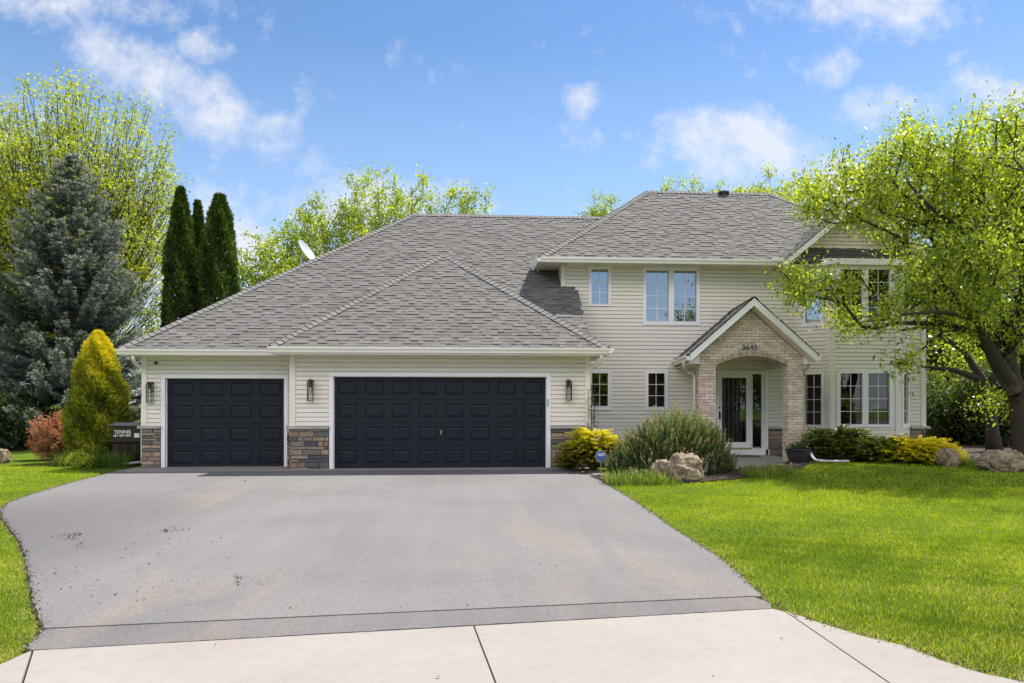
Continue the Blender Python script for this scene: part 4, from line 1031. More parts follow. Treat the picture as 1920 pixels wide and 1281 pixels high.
# --- wall lanterns
def lantern(px, py, fr, label, side):
    s, z = fr.hit(px, py); r = thing('wall_lantern', label, 'wall light', fr.p(s, .03, z), 'black lanterns beside the garage doors')
    w, d, h = .062, .12, .40; mb = MB(); t = .013; y1, y0 = -.045, -.045-.125
    z0_, z1_ = -.26, .17
    for x in (-w, w-t):
        for y in (y0, y1-t): mb.box(x, x+t, y, y+t, z0_, z1_)
    for zz in (z0_, z1_-.012):
        mb.box(-w-.001, w+.001, y0-.001, y0+t+.001, zz, zz+.012); mb.box(-w-.001, w+.001, y1-t-.001, y1+.001, zz, zz+.012); mb.box(-w-.001, -w+t+.001, y0, y1, zz, zz+.012); mb.box(w-t-.001, w+.001, y0, y1, zz, zz+.012)
    mb.box(-w, w, y0, y1, z0_-.002, z0_+.002)
    mb.build('frame', 'black_metal', r)
    mb = MB(); mb.box(-.045, .045, -.02, .02, -.02, .215); mb.box(-.035, .035, -.155, -.02, .17, .215); mb.tube([(0, -.10, .17), (0, -.10, .05)], .028, 14); mb.build('backplate', 'black_metal', r)
    mb = MB(); mb.tube([(0, -.10, .05), (0, -.10, .02), (0, -.10, -.03), (0, -.10, -.06)], [.014, .026, .028, .010], 14); mb.build('bulb', 'bulb_glass', r, smooth=True)
    mb = MB()
    for y in (y0+.003, y1-.004): mb.quad((-w, y, z0_), (w, y, z0_), (w, y, z1_), (-w, y, z1_))
    for x in (-w+.003, w-.003): mb.quad((x, y0, z0_), (x, y1, z0_), (x, y1, z1_), (x, y0, z1_))
    mb.build('glass', 'lamp_glass', r, recalc=False)
    return r
lantern(285, 734, frS, 'black lantern left of the single garage door, near the house corner', 1)
lantern(584, 730, frG, 'black lantern on the siding between the two garage doors', 1)
lantern(1065, 730, frG, 'black lantern right of the double garage door', 1)
# security camera under the eave
s, z = frS.hit(295, 681); r = thing('security_camera', 'small round dark security camera under the left garage eave', 'camera', frS.p(s, .02, z))
mb = MB(); mb.tube([(0, 0, 0), (0, -.03, 0)], .05, 16); mb.build('mount', 'white_trim', r); mb = MB(); mb.tube([(0, -.02, 0), (0, -.075, -.004), (0, -.09, -.006)], [.036, .036, .026], 18); mb.build('lens', 'black_metal', r, smooth=False)
# satellite dish on the rear-left slope
dp = WD(571, 474, 21.6); r = thing('satellite_dish', 'pale satellite dish standing on the left hip of the garage roof', 'satellite dish', dp)
mb = MB(); A = Vector((.45, -.12, 0)); ax = Vector((.80, -.30, .52)).normalized(); a1 = Vector((-.60, .0, .80)); a1 = (a1-ax*a1.dot(ax)).normalized(); a2 = ax.cross(a1)
rings = []
for i in range(7):
    rr = i/6; ring = []
    for j in range(28): t = 2*pi*j/28; ring.append(ax*(.10*rr*rr)+a1*(.36*rr*cos(t))+a2*(.30*rr*sin(t)))
    rings.append(ring)
for i in range(6):
    for j in range(28):
        k = (j+1) % 28
        mb.quad(rings[i][j], rings[i][k], rings[i+1][k], rings[i+1][j]); mb.quad(*[p_-ax*.012 for p_ in (rings[i][j], rings[i+1][j], rings[i+1][k], rings[i][k])])
mb.build('dish', 'dish_paint', r, smooth=True)
mb = MB(); mb.tube([-ax*.02, -ax*.12+Vector((0, 0, -.1)), -ax*.16+Vector((0, 0, -.8))], .025, 8); mb.tube([a1*-.38, ax*.42+a1*-.32], .012, 8); mb.tube([ax*.40+a1*-.32, ax*.46+a1*-.28], .03, 8); mb.build('mast', 'steel', r)

# --- bin beside the garage
bp = onY(246, 874, 19.1); zb = .03
r = thing('wheeled_bin', 'dark brown wheeled bin with white lettering beside the garage corner', 'bin', (bp.x, 19.1, zb))
mb = MB(); hw = .34; prof = [(.27, 0), (.30, .1), (.32, .55), (hw, .60), (hw, .98)]
for (w0, z0_), (w1, z1_) in zip(prof, prof[1:]):
    mb.hexa([(-w0, -w0, z0_), (w0, -w0, z0_), (w0, w0, z0_), (-w0, w0, z0_), (-w1, -w1, z1_), (w1, -w1, z1_), (w1, w1, z1_), (-w1, w1, z1_)])
for x in (-.2, .0, .2): mb.box(x-.05, x+.05, -.335, -.315, .12, .54)
mb.build('body', 'plastic_bin', r)
mb = MB(); mb.box(-.36, .36, -.38, .36, .98, 1.02); mb.box(-.30, .30, -.30, .30, 1.02, 1.05); mb.build('lid', 'bin_lid', r)
for x in (-.32, .32):
    mb = MB(); mb.tube([(x-.03, .28, .11), (x+.03, .28, .11)], .11, 16); mb.build('wheel', 'black_metal', r)
text('TENNIS', .115, (-.06, -.352, .83), 'letter_white', r, 'lettering', .003, bold=.002); text('651-459-1887', .072, (-.06, -.352, .745), 'letter_white', r, 'phone_number', .003, bold=.0015)
mb = MB(); mb.box(.21, .33, -.352, -.345, .70, .80); lb = mb.build('sticker', 'letter_white', r)
mb = MB(); mb.box(-.55, .42, -.55, -.49, .0, .05); 
pp = onY(235, 876, 18.3); mb = MB(); mb.tube([(pp.x-.2, 18.35, .13), (pp.x+.25, 18.42, .17), (pp.x+.42, 18.5, .22)], .045, 10, flat=.7); o = mb.build('downspout_extension', 'white_pipe'); tag(o, 'pale downspout extension lying in front of the brown bin', 'downspout')

# ------------------------------------------------------------------ vegetation helpers
def unit(a): return a/np.maximum(np.linalg.norm(a, axis=-1, keepdims=True), 1e-9)
def blades(C, A, L, Wd, rng, B=None, droop=0):
    """diamond leaves: base C, axis A, length L, width Wd"""
    n_ = len(C); 
    if B is None: B = rng.normal(size=(n_, 3))
    B = unit(np.cross(A, B)); L = np.asarray(L).reshape(-1, 1)*np.ones((n_, 1)); Wd = np.asarray(Wd).reshape(-1, 1)*np.ones((n_, 1))
    tip = C+A*L; 
    if np.any(droop): tip = tip-np.array([0, 0, 1])*(L*np.asarray(droop).reshape(-1, 1))
    mid = C+A*L*.45
    return np.stack([C, mid+B*Wd*.5, tip, mid-B*Wd*.5], 1).reshape(-1, 3)
def prisms(P0, P1, R0a, R1a, k=5):
    D = unit(P1-P0); ref = np.where(np.abs(D[:, 2:3]) > .9, np.array([[1., 0, 0]]), np.array([[0, 0, 1.]]))
    A = unit(np.cross(D, ref)); B = np.cross(D, A); q = []
    t = np.arange(k)*2*pi/k
    r0 = P0[:, None]+(A[:, None]*np.cos(t)[None, :, None]+B[:, None]*np.sin(t)[None, :, None])*R0a[:, None, None]
    r1 = P1[:, None]+(A[:, None]*np.cos(t)[None, :, None]+B[:, None]*np.sin(t)[None, :, None])*R1a[:, None, None]
    return np.stack([r0, np.roll(r0, -1, 1), np.roll(r1, -1, 1), r1], 2).reshape(-1, 3)
def skeleton(targets, trunk, bias=.35, jit=.06, rng=None, seg=.5, rmin=.006, gamma=.48, rk=.006, sag=0):
    """join crown points to the trunk by short, trunk-favouring paths; radius from what each limb carries"""
    nodes = [np.array(p, float) for p in trunk]; par = [-1]+list(range(len(trunk)-1)); pl = [0.0]
    for i in range(1, len(nodes)): pl.append(pl[-1]+np.linalg.norm(nodes[i]-nodes[i-1]))
    nt = len(trunk); start = max(1, nt//2)
    order = np.argsort(np.linalg.norm(targets-nodes[start], axis=1)); tips = []
    N_ = np.zeros((len(targets)*14+nt, 3)); N_[:nt] = nodes; PL = np.zeros(len(N_)); PL[:nt] = pl; cnt = nt; PAR = par+[0]*(len(N_)-nt)
    for ti in order:
        T = targets[ti]; d = np.linalg.norm(N_[start:cnt]-T, axis=1); cost = d+bias*PL[start:cnt]
        j = start+int(np.argmin(cost)); a = N_[j].copy(); L = np.linalg.norm(T-a); k = max(1, min(12, int(L/seg)))
        last = j
        for i in range(1, k+1):
            t = i/k; p_ = a+(T-a)*t+rng.normal(size=3)*jit*(1 if i < k else 0)*min(1, L)
            p_[2] += sag*L*sin(pi*t)
            if cnt >= len(N_): break
            N_[cnt] = p_; PAR[cnt] = last; PL[cnt] = PL[last]+np.linalg.norm(p_-N_[last]); last = cnt; cnt += 1
        tips.append(last)
    load = np.zeros(cnt)
    for t in tips: load[t] += 1
    for i in range(cnt-1, 0, -1):
        load[PAR[i]] += load[i]
    rad = rmin+rk*np.power(np.maximum(load, 0), gamma)
    idx = np.arange(1, cnt); return N_[:cnt], np.array(PAR[:cnt]), rad
def tree(name, label, base, targets, trunk, leafmat, barkmat='bark', nleaf=40, lsize=.12, spread=.35, seed=1, bias=.35, group=None, rk=.006, gamma=.48, lw=.6, seg=.5, cat='tree', up=0., tonef=None, jit=.06, flat=1.0, sag=0, hang=0.):
    rng = np.random.default_rng(seed); base = Vector(base); root = thing(name, label, cat, base, group)
    N_, PAR, rad = skeleton(targets, trunk, bias, jit, rng, seg, rk=rk, gamma=gamma, sag=sag)
    i = np.arange(1, len(N_)); V = prisms(N_[PAR[i]], N_[i], rad[PAR[i]]*.98, rad[i], 6); tn = np.repeat(rng.random(len(i)), 6)
    o = npmesh('trunk', V, 4, tn, barkmat, root)
    n_ = len(targets); rep = rng.poisson(nleaf, n_); C = np.repeat(targets, rep, 0); M = len(C)
    offs = rng.normal(size=(M, 3))*spread*np.array([1, 1, flat]); C = C+offs*rng.random((M, 1))**.5
    A = unit(rng.normal(size=(M, 3))+np.array([0, 0, up])); 
    cl = np.repeat(rng.random(n_), rep)
    tone = np.clip(.55*cl+.45*rng.random(M), 0, 1)
    if tonef is not None: tone = tonef(C, tone, rng)
    L = lsize*rng.uniform(.6, 1.25, M)
    npmesh('crown', blades(C, A, L, L*lw, rng, droop=hang), 4, tone, leafmat, root)
    return root
def shell(rng, n_, c, r, power=.45, zmin=-1.0, lump=.18):
    """points through an ellipsoid, denser towards its skin, with a lumpy outline"""
    d = unit(rng.normal(size=(n_*2, 3))); d = d[d[:, 2] > zmin][:n_]
    rr = rng.random(len(d))**power
    ph = rng.uniform(0, 6.28, 6); lumps = 1+lump*(np.sin(d[:, 0]*5+ph[0])*np.cos(d[:, 1]*4+ph[1])+.6*np.sin(d[:, 2]*7+ph[2]+d[:, 0]*3))
    return np.array(c)+d*rr[:, None]*lumps[:, None]*np.array(r)
def copytree(src, loc, rz, sc, label=None, group=None):
    r = src.copy(); COL.objects.link(r); r.location = loc; r.rotation_euler = (0, 0, rz); r.scale = sc if isinstance(sc, tuple) else (sc, sc, sc)
    if label: r['label'] = label
    if group: r['group'] = group
    for ch in src.children:
        c = ch.copy(); COL.objects.link(c); c.parent = r
    return r

# ------------------------------------------------------------------ trees
# crab-apple at right: crown through several overlapping lobes
rng = np.random.default_rng(5)
tb = WD(1932, 860, 16.6); tb.z = hl(tb.x, tb.y)-.05
def rel(px, py, d): p = WD(px, py, d)-tb; return np.array(p)
lobes = [((1830, 345, 16.0), (200, 110, 2.6), 135), ((1765, 400, 16.2), (125, 90, 2.2), 80), ((1890, 460, 16.4), (150, 175, 3.0), 150), ((1600, 395, 17.3), (90, 36, .8), 14), ((1550, 560, 16.9), (58, 18, .4), 4), ((1650, 612, 17.0), (70, 26, .5), 6),
         ((1785, 565, 15.8), (75, 60, 1.5), 22), ((1990, 410, 16.6), (190, 180, 3.2), 150), ((1850, 620, 16.4), (90, 50, 1.6), 24), ((1700, 680, 15.0), (26, 34, .5), 7), ((1530, 378, 17.4), (50, 22, .5), 9), ((1610, 325, 17.3), (65, 42, .7), 13), ((1870, 755, 17.0), (42, 30, .6), 9), ((1740, 290, 15.8), (95, 58, 1.3), 36),
         ((1860, 480, 14.4), (105, 105, 1.4), 32)]
T = []
for (c, r, n_) in lobes:
    T.append(shell(rng, n_, rel(*c), (r[0]/F*c[2], r[2], r[1]/F*c[2]), .55, lump=.22))
shoots = []   # long leafy shoots breaking the outline
for k in range(110):
    c, rr_, _ = lobes[rng.integers(0, 8)]; a = rng.uniform(-.3, pi+.3); px_, py_ = c[0]+cos(a)*rr_[0]*.9, c[1]-sin(a)*rr_[1]*.95; p0 = rel(px_, py_, c[2]+rng.normal()*.8)
    d_ = unit(np.array([cos(a)*.7+rng.normal()*.3, rng.normal()*.4, .5+.7*rng.random()])); L_ = rng.uniform(.25, .75)
    for q_ in range(int(L_/.15)+1): shoots.append(p0+d_*q_*.15)
T.append(np.array(shoots)); T = np.concatenate(T)
trunk = [rel(1932, 868, 16.6), rel(1925, 810, 16.6), rel(1915, 765, 16.6), rel(1905, 738, 16.5)]
limbs = []
main = tree('crabapple_tree', 'large leafy tree with dark forking trunk at the right lawn edge', tb, T, trunk, 'leaf_crab', 'bark', 62, .088, .26, 7, .45, rk=.0048, gamma=.50, seg=.45, hang=.35, lw=.55, jit=.09)
# heavy trunk and visible limbs
mb = MB()
def P_(*a): return tuple(rel(*a))
mb.tube([P_(1935, 880, 16.6), P_(1930, 850, 16.6), P_(1925, 810, 16.6), P_(1920, 770, 16.6), P_(1912, 735, 16.6)], [.40, .32, .29, .28, .21], 16)
mb.tube([P_(1908, 745, 16.6), P_(1893, 712, 16.5), P_(1872, 680, 16.3), P_(1850, 640, 16.0), P_(1832, 600, 15.8), P_(1790, 555, 15.5), P_(1745, 520, 15.3)], [.17, .14, .12, .10, .085, .06, .035], 12)
mb.tube([P_(1915, 748, 16.6), P_(1903, 710, 16.6), P_(1892, 670, 16.6), P_(1895, 620, 16.6), P_(1870, 560, 16.5), P_(1850, 480, 16.3), P_(1835, 400, 16.0)], [.17, .13, .11, .09, .075, .05, .03], 12)
mb.tube([P_(1930, 745, 16.6), P_(1925, 680, 16.8), P_(1915, 600, 16.9), P_(1920, 500, 16.9), P_(1940, 400, 17)], [.15, .12, .10, .07, .04], 12)
mb.tube([P_(1832, 600, 15.8), P_(1800, 590, 15.3), P_(1752, 585, 14.8), P_(1690, 590, 14.5)], [.07, .05, .035, .02], 8)
mb.tube([P_(1850, 480, 16.3), P_(1800, 430, 15.8), P_(1740, 385, 15.4), P_(1700, 340, 15.2)], [.06, .05, .035, .02], 8)
o = mb.build('limb', 'bark', main, smooth=True)

# tall bright maple at far left
def spring_tree(name, label, px, pytop, d, rpx, hpx, seed, mat='leaf_yellow_green', n_=700, nleaf=22, lsize=.12, bias=.8, group=None, base_z=0, rk=.006, bark='bark_pale', spread=.28, power=.42, trunk_frac=.30, lump=.16):
    rng = np.random.default_rng(seed); b = WD(px, 755, d); b.z = base_z
    top = WD(px, pytop, d).z; r = rpx/F*d; h = hpx/F*d; c = np.array([0, 0, top-h/2-base_z])
    T = shell(rng, n_, c, (r, r*.8, h/2), power, lump=lump)
    tz = c[2]-h*.5+h*.1
    trunk = [np.array([0, 0, 0.]), np.array([.05, 0, tz*.5]), np.array([0, .05, tz])]
    return tree(name, label, b, T, trunk, mat, bark, nleaf, lsize, spread, seed, bias, group, rk=rk, seg=1.0, up=.3, jit=.12)
spring_tree('maple_tree', 'tall maple in bright yellow-green new leaf behind the blue spruce', 130, 158, 33, 215, 560, 21, n_=1900, nleaf=38, lsize=.13, bias=1.0, lump=.10, rk=.0045, spread=.36, bark='bark')
spring_tree('maple_tree', 'yellow-green leafy tree at the far left edge behind the spruce', -60, 200, 37, 190, 560, 23, n_=900, nleaf=34, lsize=.15, bias=.9, rk=.0045, bark='bark')
grp = 'spring trees behind the garage roof'
spring_tree('birch_tree', 'loose pale green tree just right of the dark arborvitae', 500, 425, 40, 90, 420, 31, 'leaf_spring', 630, 58, .15, .6, grp)
spring_tree('birch_tree', 'pale green tree behind the satellite dish', 590, 378, 42, 95, 420, 32, 'leaf_spring', 780, 58, .15, .6, grp)
spring_tree('birch_tree', 'tallest spring tree above the middle of the garage roof', 705, 308, 44, 105, 520, 33, 'leaf_spring', 1050, 58, .15, .6, grp)
spring_tree('birch_tree', 'spring tree between the tallest one and the lone one over the roof ridge', 775, 335, 46, 60, 420, 34, 'leaf_spring', 450, 58, .15, .6, grp)
spring_tree('birch_tree', 'narrow spring tree over the left end of the main ridge', 872, 325, 46, 62, 500, 35, 'leaf_spring', 495, 58, .15, .6, grp)
spring_tree('birch_tree', 'treetop peeking over the ridge left of the upper roof', 1135, 366, 48, 42, 150, 36, 'leaf_spring', 165, 38, .15, .6, 'treetops behind the upper roof')
spring_tree('birch_tree', 'treetop peeking over the left end of the upper ridge', 1300, 334, 50, 110, 150, 37, 'leaf_spring', 255, 38, .15, .6, 'treetops behind the upper roof')
spring_tree('birch_tree', 'treetop peeking over the right end of the upper ridge', 1440, 328, 48, 80, 170, 38, 'leaf_spring', 390, 38, .15, .6, 'treetops behind the upper roof')

# conifers
def spruce(px, d, pytop, rbase, seed, label):
    rng = np.random.default_rng(seed); b = WD(px, 755, d); b.z = hl(b.x, b.y); Ht = WD(px, pytop, d).z-b.z; root = thing('blue_spruce', label, 'tree', b)
    mb = MB(); mb.tube([(0, 0, 0), (0, 0, Ht*.5), (0, 0, Ht*.98)], [.2, .12, .015], 10); mb.build('trunk', 'bark', root)
    Cs, As, Ls, Ws, Tn = [], [], [], [], []; SP0, SP1 = [], []
    z = .25
    while z < Ht*.985:
        f = 1-z/Ht; R = rbase*min(1, (f*1.22))**.85*(.9+.1*sin(z*3)); nb_ = int(5+8*f**.5)
        ph = rng.uniform(0, 6.28)
        for i in range(nb_):
            az = ph+2*pi*i/nb_+rng.normal()*.15; Lb = R*rng.uniform(.78, 1.12); z0 = z+rng.uniform(-.12, .12)
            out = np.array([cos(az), sin(az), 0]); ns = max(4, int(Lb/.085)); rise = .45 if f < .25 else (.10 if f < .6 else -.12)
            for j in range(ns):
                t = (j+1)/ns; p = np.array([0, 0, z0])+out*Lb*t+np.array([0, 0, Lb*(rise*t - .16*sin(pi*t)+.16*t*t)])
                if t < .25: continue
                tl = (.09+.30*(1-abs(t-.55)))*min(1, Lb)*1.0*rng.uniform(.7, 1.2)
                for sgn in (-1, 1):
                    side = np.array([-out[1], out[0], 0])*sgn; dirn = unit(side*.8+out*.75+np.array([0, 0, rng.uniform(-.25, .2)])); nt_ = max(2, int(tl/.075))
                    for q in range(nt_):
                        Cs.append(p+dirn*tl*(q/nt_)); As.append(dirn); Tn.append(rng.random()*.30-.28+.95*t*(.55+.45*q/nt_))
                if j == ns-1:
                    for q in range(2): Cs.append(p-out*.08*q); As.append(unit(out+np.array([0, 0, .45]))); Tn.append(rng.uniform(.8, 1))
        z += .20+.14*f
    C = np.array(Cs); A = np.array(As); Tn = np.array(Tn); M = len(C); Vs = []; Ts = []
    for k in range(11):   # needles bristle round every twig piece
        a = unit(A*1.25+rng.normal(size=(M, 3))*.62+np.array([0, 0, .20])); Vs.append(blades(C+rng.normal(size=(M, 3))*.02, a, rng.uniform(.06, .11, M), .016, rng)); Ts.append(np.clip(Tn+rng.normal(size=M)*.08, 0, 1))
    npmesh('crown', np.concatenate(Vs), 4, np.concatenate(Ts), 'needle_blue', root); print('spruce', M*9)
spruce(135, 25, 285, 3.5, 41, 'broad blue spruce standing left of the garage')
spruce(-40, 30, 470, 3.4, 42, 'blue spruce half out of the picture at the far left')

def column_conifer(name, label, px, d, pytop, r, seed, mat, prof, n_, L, group=None, tonef=None, base_z=None, wd=.35, upv=1.0, cat='tree', pybase=None):
    rng = np.random.default_rng(seed); b = WD(px, 755, d); b.z = hl(b.x, b.y) if base_z is None else base_z; Ht = WD(px, pytop, d).z-b.z; root = thing(name, label, cat, b, group)
    mb = MB(); mb.tube([(0, 0, 0), (0, 0, Ht*.9)], [.07, .01], 8); mb.build('trunk', 'bark', root)
    t = rng.random(n_)**.8; az = rng.uniform(0, 2*pi, n_)
    lump = 1+.10*np.sin(az*5+t*22)+.08*np.sin(az*3-t*13+1)+.075*np.sin(az*13+t*61+2*np.sin(t*31))*np.sin(az*9-t*47)
    R = r*np.interp(t, *zip(*prof))*lump*(1-.38*rng.random(n_)**2.0)
    out = np.stack([np.cos(az), np.sin(az), np.zeros(n_)], 1); C = out*R[:, None]; C[:, 2] = t*Ht*.985
    A = unit(out*.70+np.array([0, 0, upv])+rng.normal(size=(n_, 3))*.48)
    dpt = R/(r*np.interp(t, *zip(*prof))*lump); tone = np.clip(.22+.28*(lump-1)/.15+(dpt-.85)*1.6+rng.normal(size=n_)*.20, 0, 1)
    if tonef: tone = tonef(t, az, tone, rng)
    Ls = L*rng.uniform(.6, 1.3, n_)
    npmesh('crown', blades(C, A, Ls, Ls*wd, rng, B=out+rng.normal(size=(n_, 3))*.5), 4, tone, mat, root); return root
pc = [(0, .8), (.15, 1), (.5, .92), (.75, .70), (.9, .36), (1, .03)]
ga = 'dark arborvitae behind the garage'
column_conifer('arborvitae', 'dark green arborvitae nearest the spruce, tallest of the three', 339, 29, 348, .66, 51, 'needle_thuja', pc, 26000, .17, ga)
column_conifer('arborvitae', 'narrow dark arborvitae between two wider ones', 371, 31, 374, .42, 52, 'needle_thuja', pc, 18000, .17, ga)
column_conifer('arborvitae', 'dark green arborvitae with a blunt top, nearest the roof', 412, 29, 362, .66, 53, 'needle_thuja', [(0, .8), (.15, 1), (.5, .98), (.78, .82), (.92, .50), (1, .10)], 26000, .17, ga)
def gold_tone(t, az, tone, rng): return np.clip(tone*.62+.02+.72*np.clip((t-.52)/.42, 0, 1)**1.3*(.7+.5*rng.random(len(t)))+.10*(rng.random(len(t)) > .9), 0, 1)
column_conifer('golden_arborvitae', 'cone-shaped arborvitae, golden at the top, green below', 184, 18.6, 622, .66, 54, 'needle_gold', [(0, .62), (.08, .88), (.28, 1.0), (.55, .84), (.75, .60), (.9, .34), (1, .03)], 60000, .105, None, gold_tone, wd=.22)

# shrubs
def spray_shrub(name, label, px, d, wpx, hpx, mat, seed, n_=500, spl=.34, group=None, tonef=None, base=None, flat=.35, dome=1.0, cat='shrub', rise=.30, depthk=.8):
    """arching feathery sprays over a low mound"""
    rng = np.random.default_rng(seed); b = WD(px, 755, d) if base is None else Vector(base); b.z = hl(b.x, b.y) if base is None else base[2]
    root = thing(name, label, cat, b, group); rx = wpx/F*d/2; rz = hpx/F*d; ry = rx*depthk
    u = rng.uniform(-1, 1, (n_*2, 2)); u = u[(u**2).sum(1) < 1][:n_]; m = len(u); rr = np.sqrt((u**2).sum(1))
    hh = rng.random(m)**.55; zz = rz*(1-rr**2.2)**.6*(.30+.62*hh)
    az = np.arctan2(u[:, 1], u[:, 0])+rng.normal(size=m)*.35
    base_p = np.stack([u[:, 0]*rx*.86, u[:, 1]*ry*.86, zz], 1)
    out = np.stack([np.cos(az), np.sin(az), rise+.35*rng.random(m)-.15*rr], 1); out = unit(out); Ls = spl*rng.uniform(.6, 1.2, m)
    Vs, Ts = [], []; side = unit(np.cross(out, np.array([0, 0, 1.])))
    for k in range(11):
        s = (k+.5)/11; c = base_p+out*(Ls*s)[:, None]; c[:, 2] += -.10*Ls*s*s*2
        for sg in (-1, 1):
            for q in range(2):
                a = unit(out*.9+side*sg*.62*(1-.3*s)+rng.normal(size=(m, 3))*.22+np.array([0, 0, .08]))
                ll = Ls*.30*(1-.5*s)*rng.uniform(.7, 1.2, m); Vs.append(blades(c, a, ll, ll*.28, rng, B=np.tile([0, 0, 1.], (m, 1))+rng.normal(size=(m, 3))*.5))
                tt = .25+.5*s+.25*hh+rng.normal(size=m)*.13-.15; Ts.append(tt)
    tone = np.clip(np.concatenate(Ts), 0, 1); V = np.concatenate(Vs)
    if tonef: tone = tonef(V.reshape(-1, 4, 3).mean(1), tone, rng, rx, rz)
    npmesh('foliage', V, 4, tone, mat, root)
    st = MB()
    for k in range(14):
        a = rng.uniform(0, 6.28); st.tube([(0, 0, -.05), (cos(a)*rx*.35, sin(a)*ry*.35, rz*.3), (cos(a)*rx*.75, sin(a)*ry*.75, rz*.5)], [.018, .012, .006], 6)
    st.build('stem', 'bark', root); return root
def ytone(V, tone, rng, rx, rz): return np.clip(tone*.55+.65*(V[:, 2]/rz-.38), 0, 1)
spray_shrub('juniper_shrub', 'golden juniper bush at the stone pier right of the wide garage door', 1112, 16.9, 108, 78, 'needle_yellow', 61, 560, .36, tonef=ytone, group='golden junipers')
spray_shrub('juniper_shrub', 'dark green juniper under the left of the bay window', 1568, 17.6, 135, 60, 'needle_juniper', 62, 620, .40, group='green junipers below the bay window')
spray_shrub('juniper_shrub', 'low dark green juniper between the taller green one and the golden one', 1650, 17.3, 125, 44, 'needle_juniper', 63, 560, .40, group='green junipers below the bay window')
spray_shrub('juniper_shrub', 'low spreading golden juniper below the right of the bay window', 1722, 16.9, 138, 46, 'needle_yellow', 64, 700, .34, tonef=lambda V, t, r, rx, rz: np.clip(t*.6+.35*(V[:, 2]/rz)+.22, 0, 1), group='golden junipers')

def candle_shrub(label, px, d, wpx, hpx, seed):
    rng = np.random.default_rng(seed); b = WD(px, 755, d); b.z = hl(b.x, b.y); root = thing('mugo_pine', label, 'shrub', b); rx = wpx/F*d/2; rz = hpx/F*d; ry = rx*.72; m = 1500
    u = rng.uniform(-1, 1, (m*2, 2)); u = u[(u**2).sum(1) < 1][:m]; m = len(u); rr = np.sqrt((u**2).sum(1))
    env = (1-rr**3.0)**.5*(.72+.28*np.clip((u[:, 0]+.9), 0, 1)); low = rng.random(m)
    top = rz*env*(.35+.60*low**.5)*(1+.05*rng.normal(size=m)); Vs, Ts = [], []
    base_p = np.stack([u[:, 0]*rx*.93, u[:, 1]*ry*.93, np.maximum(top-.28, .02)], 1)
    ax = unit(np.stack([u[:, 0]*.55, u[:, 1]*.55-.05, np.ones(m)], 1)+rng.normal(size=(m, 3))*.14)
    Ls = .20+.12*rng.random(m)+.16*(rng.random(m) > .86); cl_ = np.sin(u[:, 0]*17+3*np.sin(u[:, 1]*9))*np.sin(u[:, 1]*14+1)
    base_p[:, 2] += .06*cl_
    for k in range(30):
        s = (k+.5)/30; c = base_p+ax*(Ls*s)[:, None]
        for q in range(2):
            a = unit(ax*.9+unit(rng.normal(size=(m, 3)))*.8); ll = .052*rng.uniform(.7, 1.2, m)*(1-.35*s); Vs.append(blades(c, a, ll, .0135, rng))
            Ts.append(np.clip(-.16+.50*s+.42*(top/rz)**1.5*1.1*low**.3+cl_*.22+rng.normal(size=m)*.08, 0, .84))  # low needles toned darker: shade at the base put into their colour
    sel = rng.random(m) < .30   # rusty new candles
    for k in range(7):
        s = k/7; c = (base_p+ax*(Ls+.06*s)[:, None])[sel]; a = unit(ax[sel]+rng.normal(size=(sel.sum(), 3))*.35); Vs.append(blades(c, a, .045, .012, rng)); Ts.append(np.full(sel.sum(), .90)+.1*rng.random(sel.sum()))
    npmesh('foliage', np.concatenate(Vs), 4, np.concatenate(Ts), 'needle_yew', root)
    st = MB()
    for k in range(22):
        a = rng.uniform(0, 6.28); q = rng.uniform(.5, .95); st.tube([(0, 0, -.05), (cos(a)*rx*.45*q, sin(a)*ry*.45*q, rz*.22), (cos(a)*rx*.85*q, sin(a)*ry*.85*q, rz*.5*(1.2-q*.5))], [.024, .016, .007], 6)
    st.build('stem', 'bark', root)
candle_shrub('wide bristly green pine shrub with rusty upright tips behind the pitted boulder', 1256, 15.9, 240, 128, 71)

def leafy_shrub(name, label, px, d, wpx, hpx, mat, seed, n_=6000, ls=.05, cat='shrub', group=None, base=None, shape=.6, arch=.0, hole=0):
    rng = np.random.default_rng(seed); b = WD(px, 755, d); b.z = hl(b.x, b.y); root = thing(name, label, cat, b, group); rx = wpx/F*d/2; rz = hpx/F*d
    k = max(30, n_//60); tips = shell(rng, k, (0, 0, rz*.48), (rx, rx*.8, rz*.52), .5, lump=.15)
    P0, P1 = [], []; V = []; tt = []
    C = []
    for t in tips:
        p0 = np.array([t[0]*.12, t[1]*.12, 0]); 
        mid = (p0+t)/2+np.array([0, 0, .08])
        P0 += [p0, mid]; P1 += [mid, t]
        m = n_//k; s = rng.random(m)**.6; C.append(mid+(t-mid)*s[:, None]+rng.normal(size=(m, 3))*ls*.9); tt.append(np.clip(rng.random()*.5+.35*s+.15*rng.random(m)+.25*(t[2]/rz-.5), 0, 1))
    C = np.concatenate(C); M = len(C); A = unit(rng.normal(size=(M, 3))+np.array([0, 0, .3])); C[:, 2] = np.maximum(C[:, 2], .01)
    npmesh('foliage', blades(C, A, ls*rng.uniform(.6, 1.3, M), ls*.5, rng), 4, np.concatenate(tt), mat, root)
    P0 = np.array(P0); P1 = np.array(P1); npmesh('stem', prisms(P0, P1, np.full(len(P0), .010), np.full(len(P0), .005), 4), 4, np.repeat(rng.random(len(P0)), 4), 'bark', root)
    return root
leafy_shrub('barberry_shrub', 'rusty red barberry bush beside the golden arborvitae', 106, 19.3, 106, 92, 'leaf_barberry', 81, 17000, .048)
leafy_shrub('small_shrub', 'small bright green leafy plant at the driveway edge', 158, 17.2, 56, 30, 'leaf_yellow_green', 82, 2600, .05)
gsh = 'dark understorey shrubs'
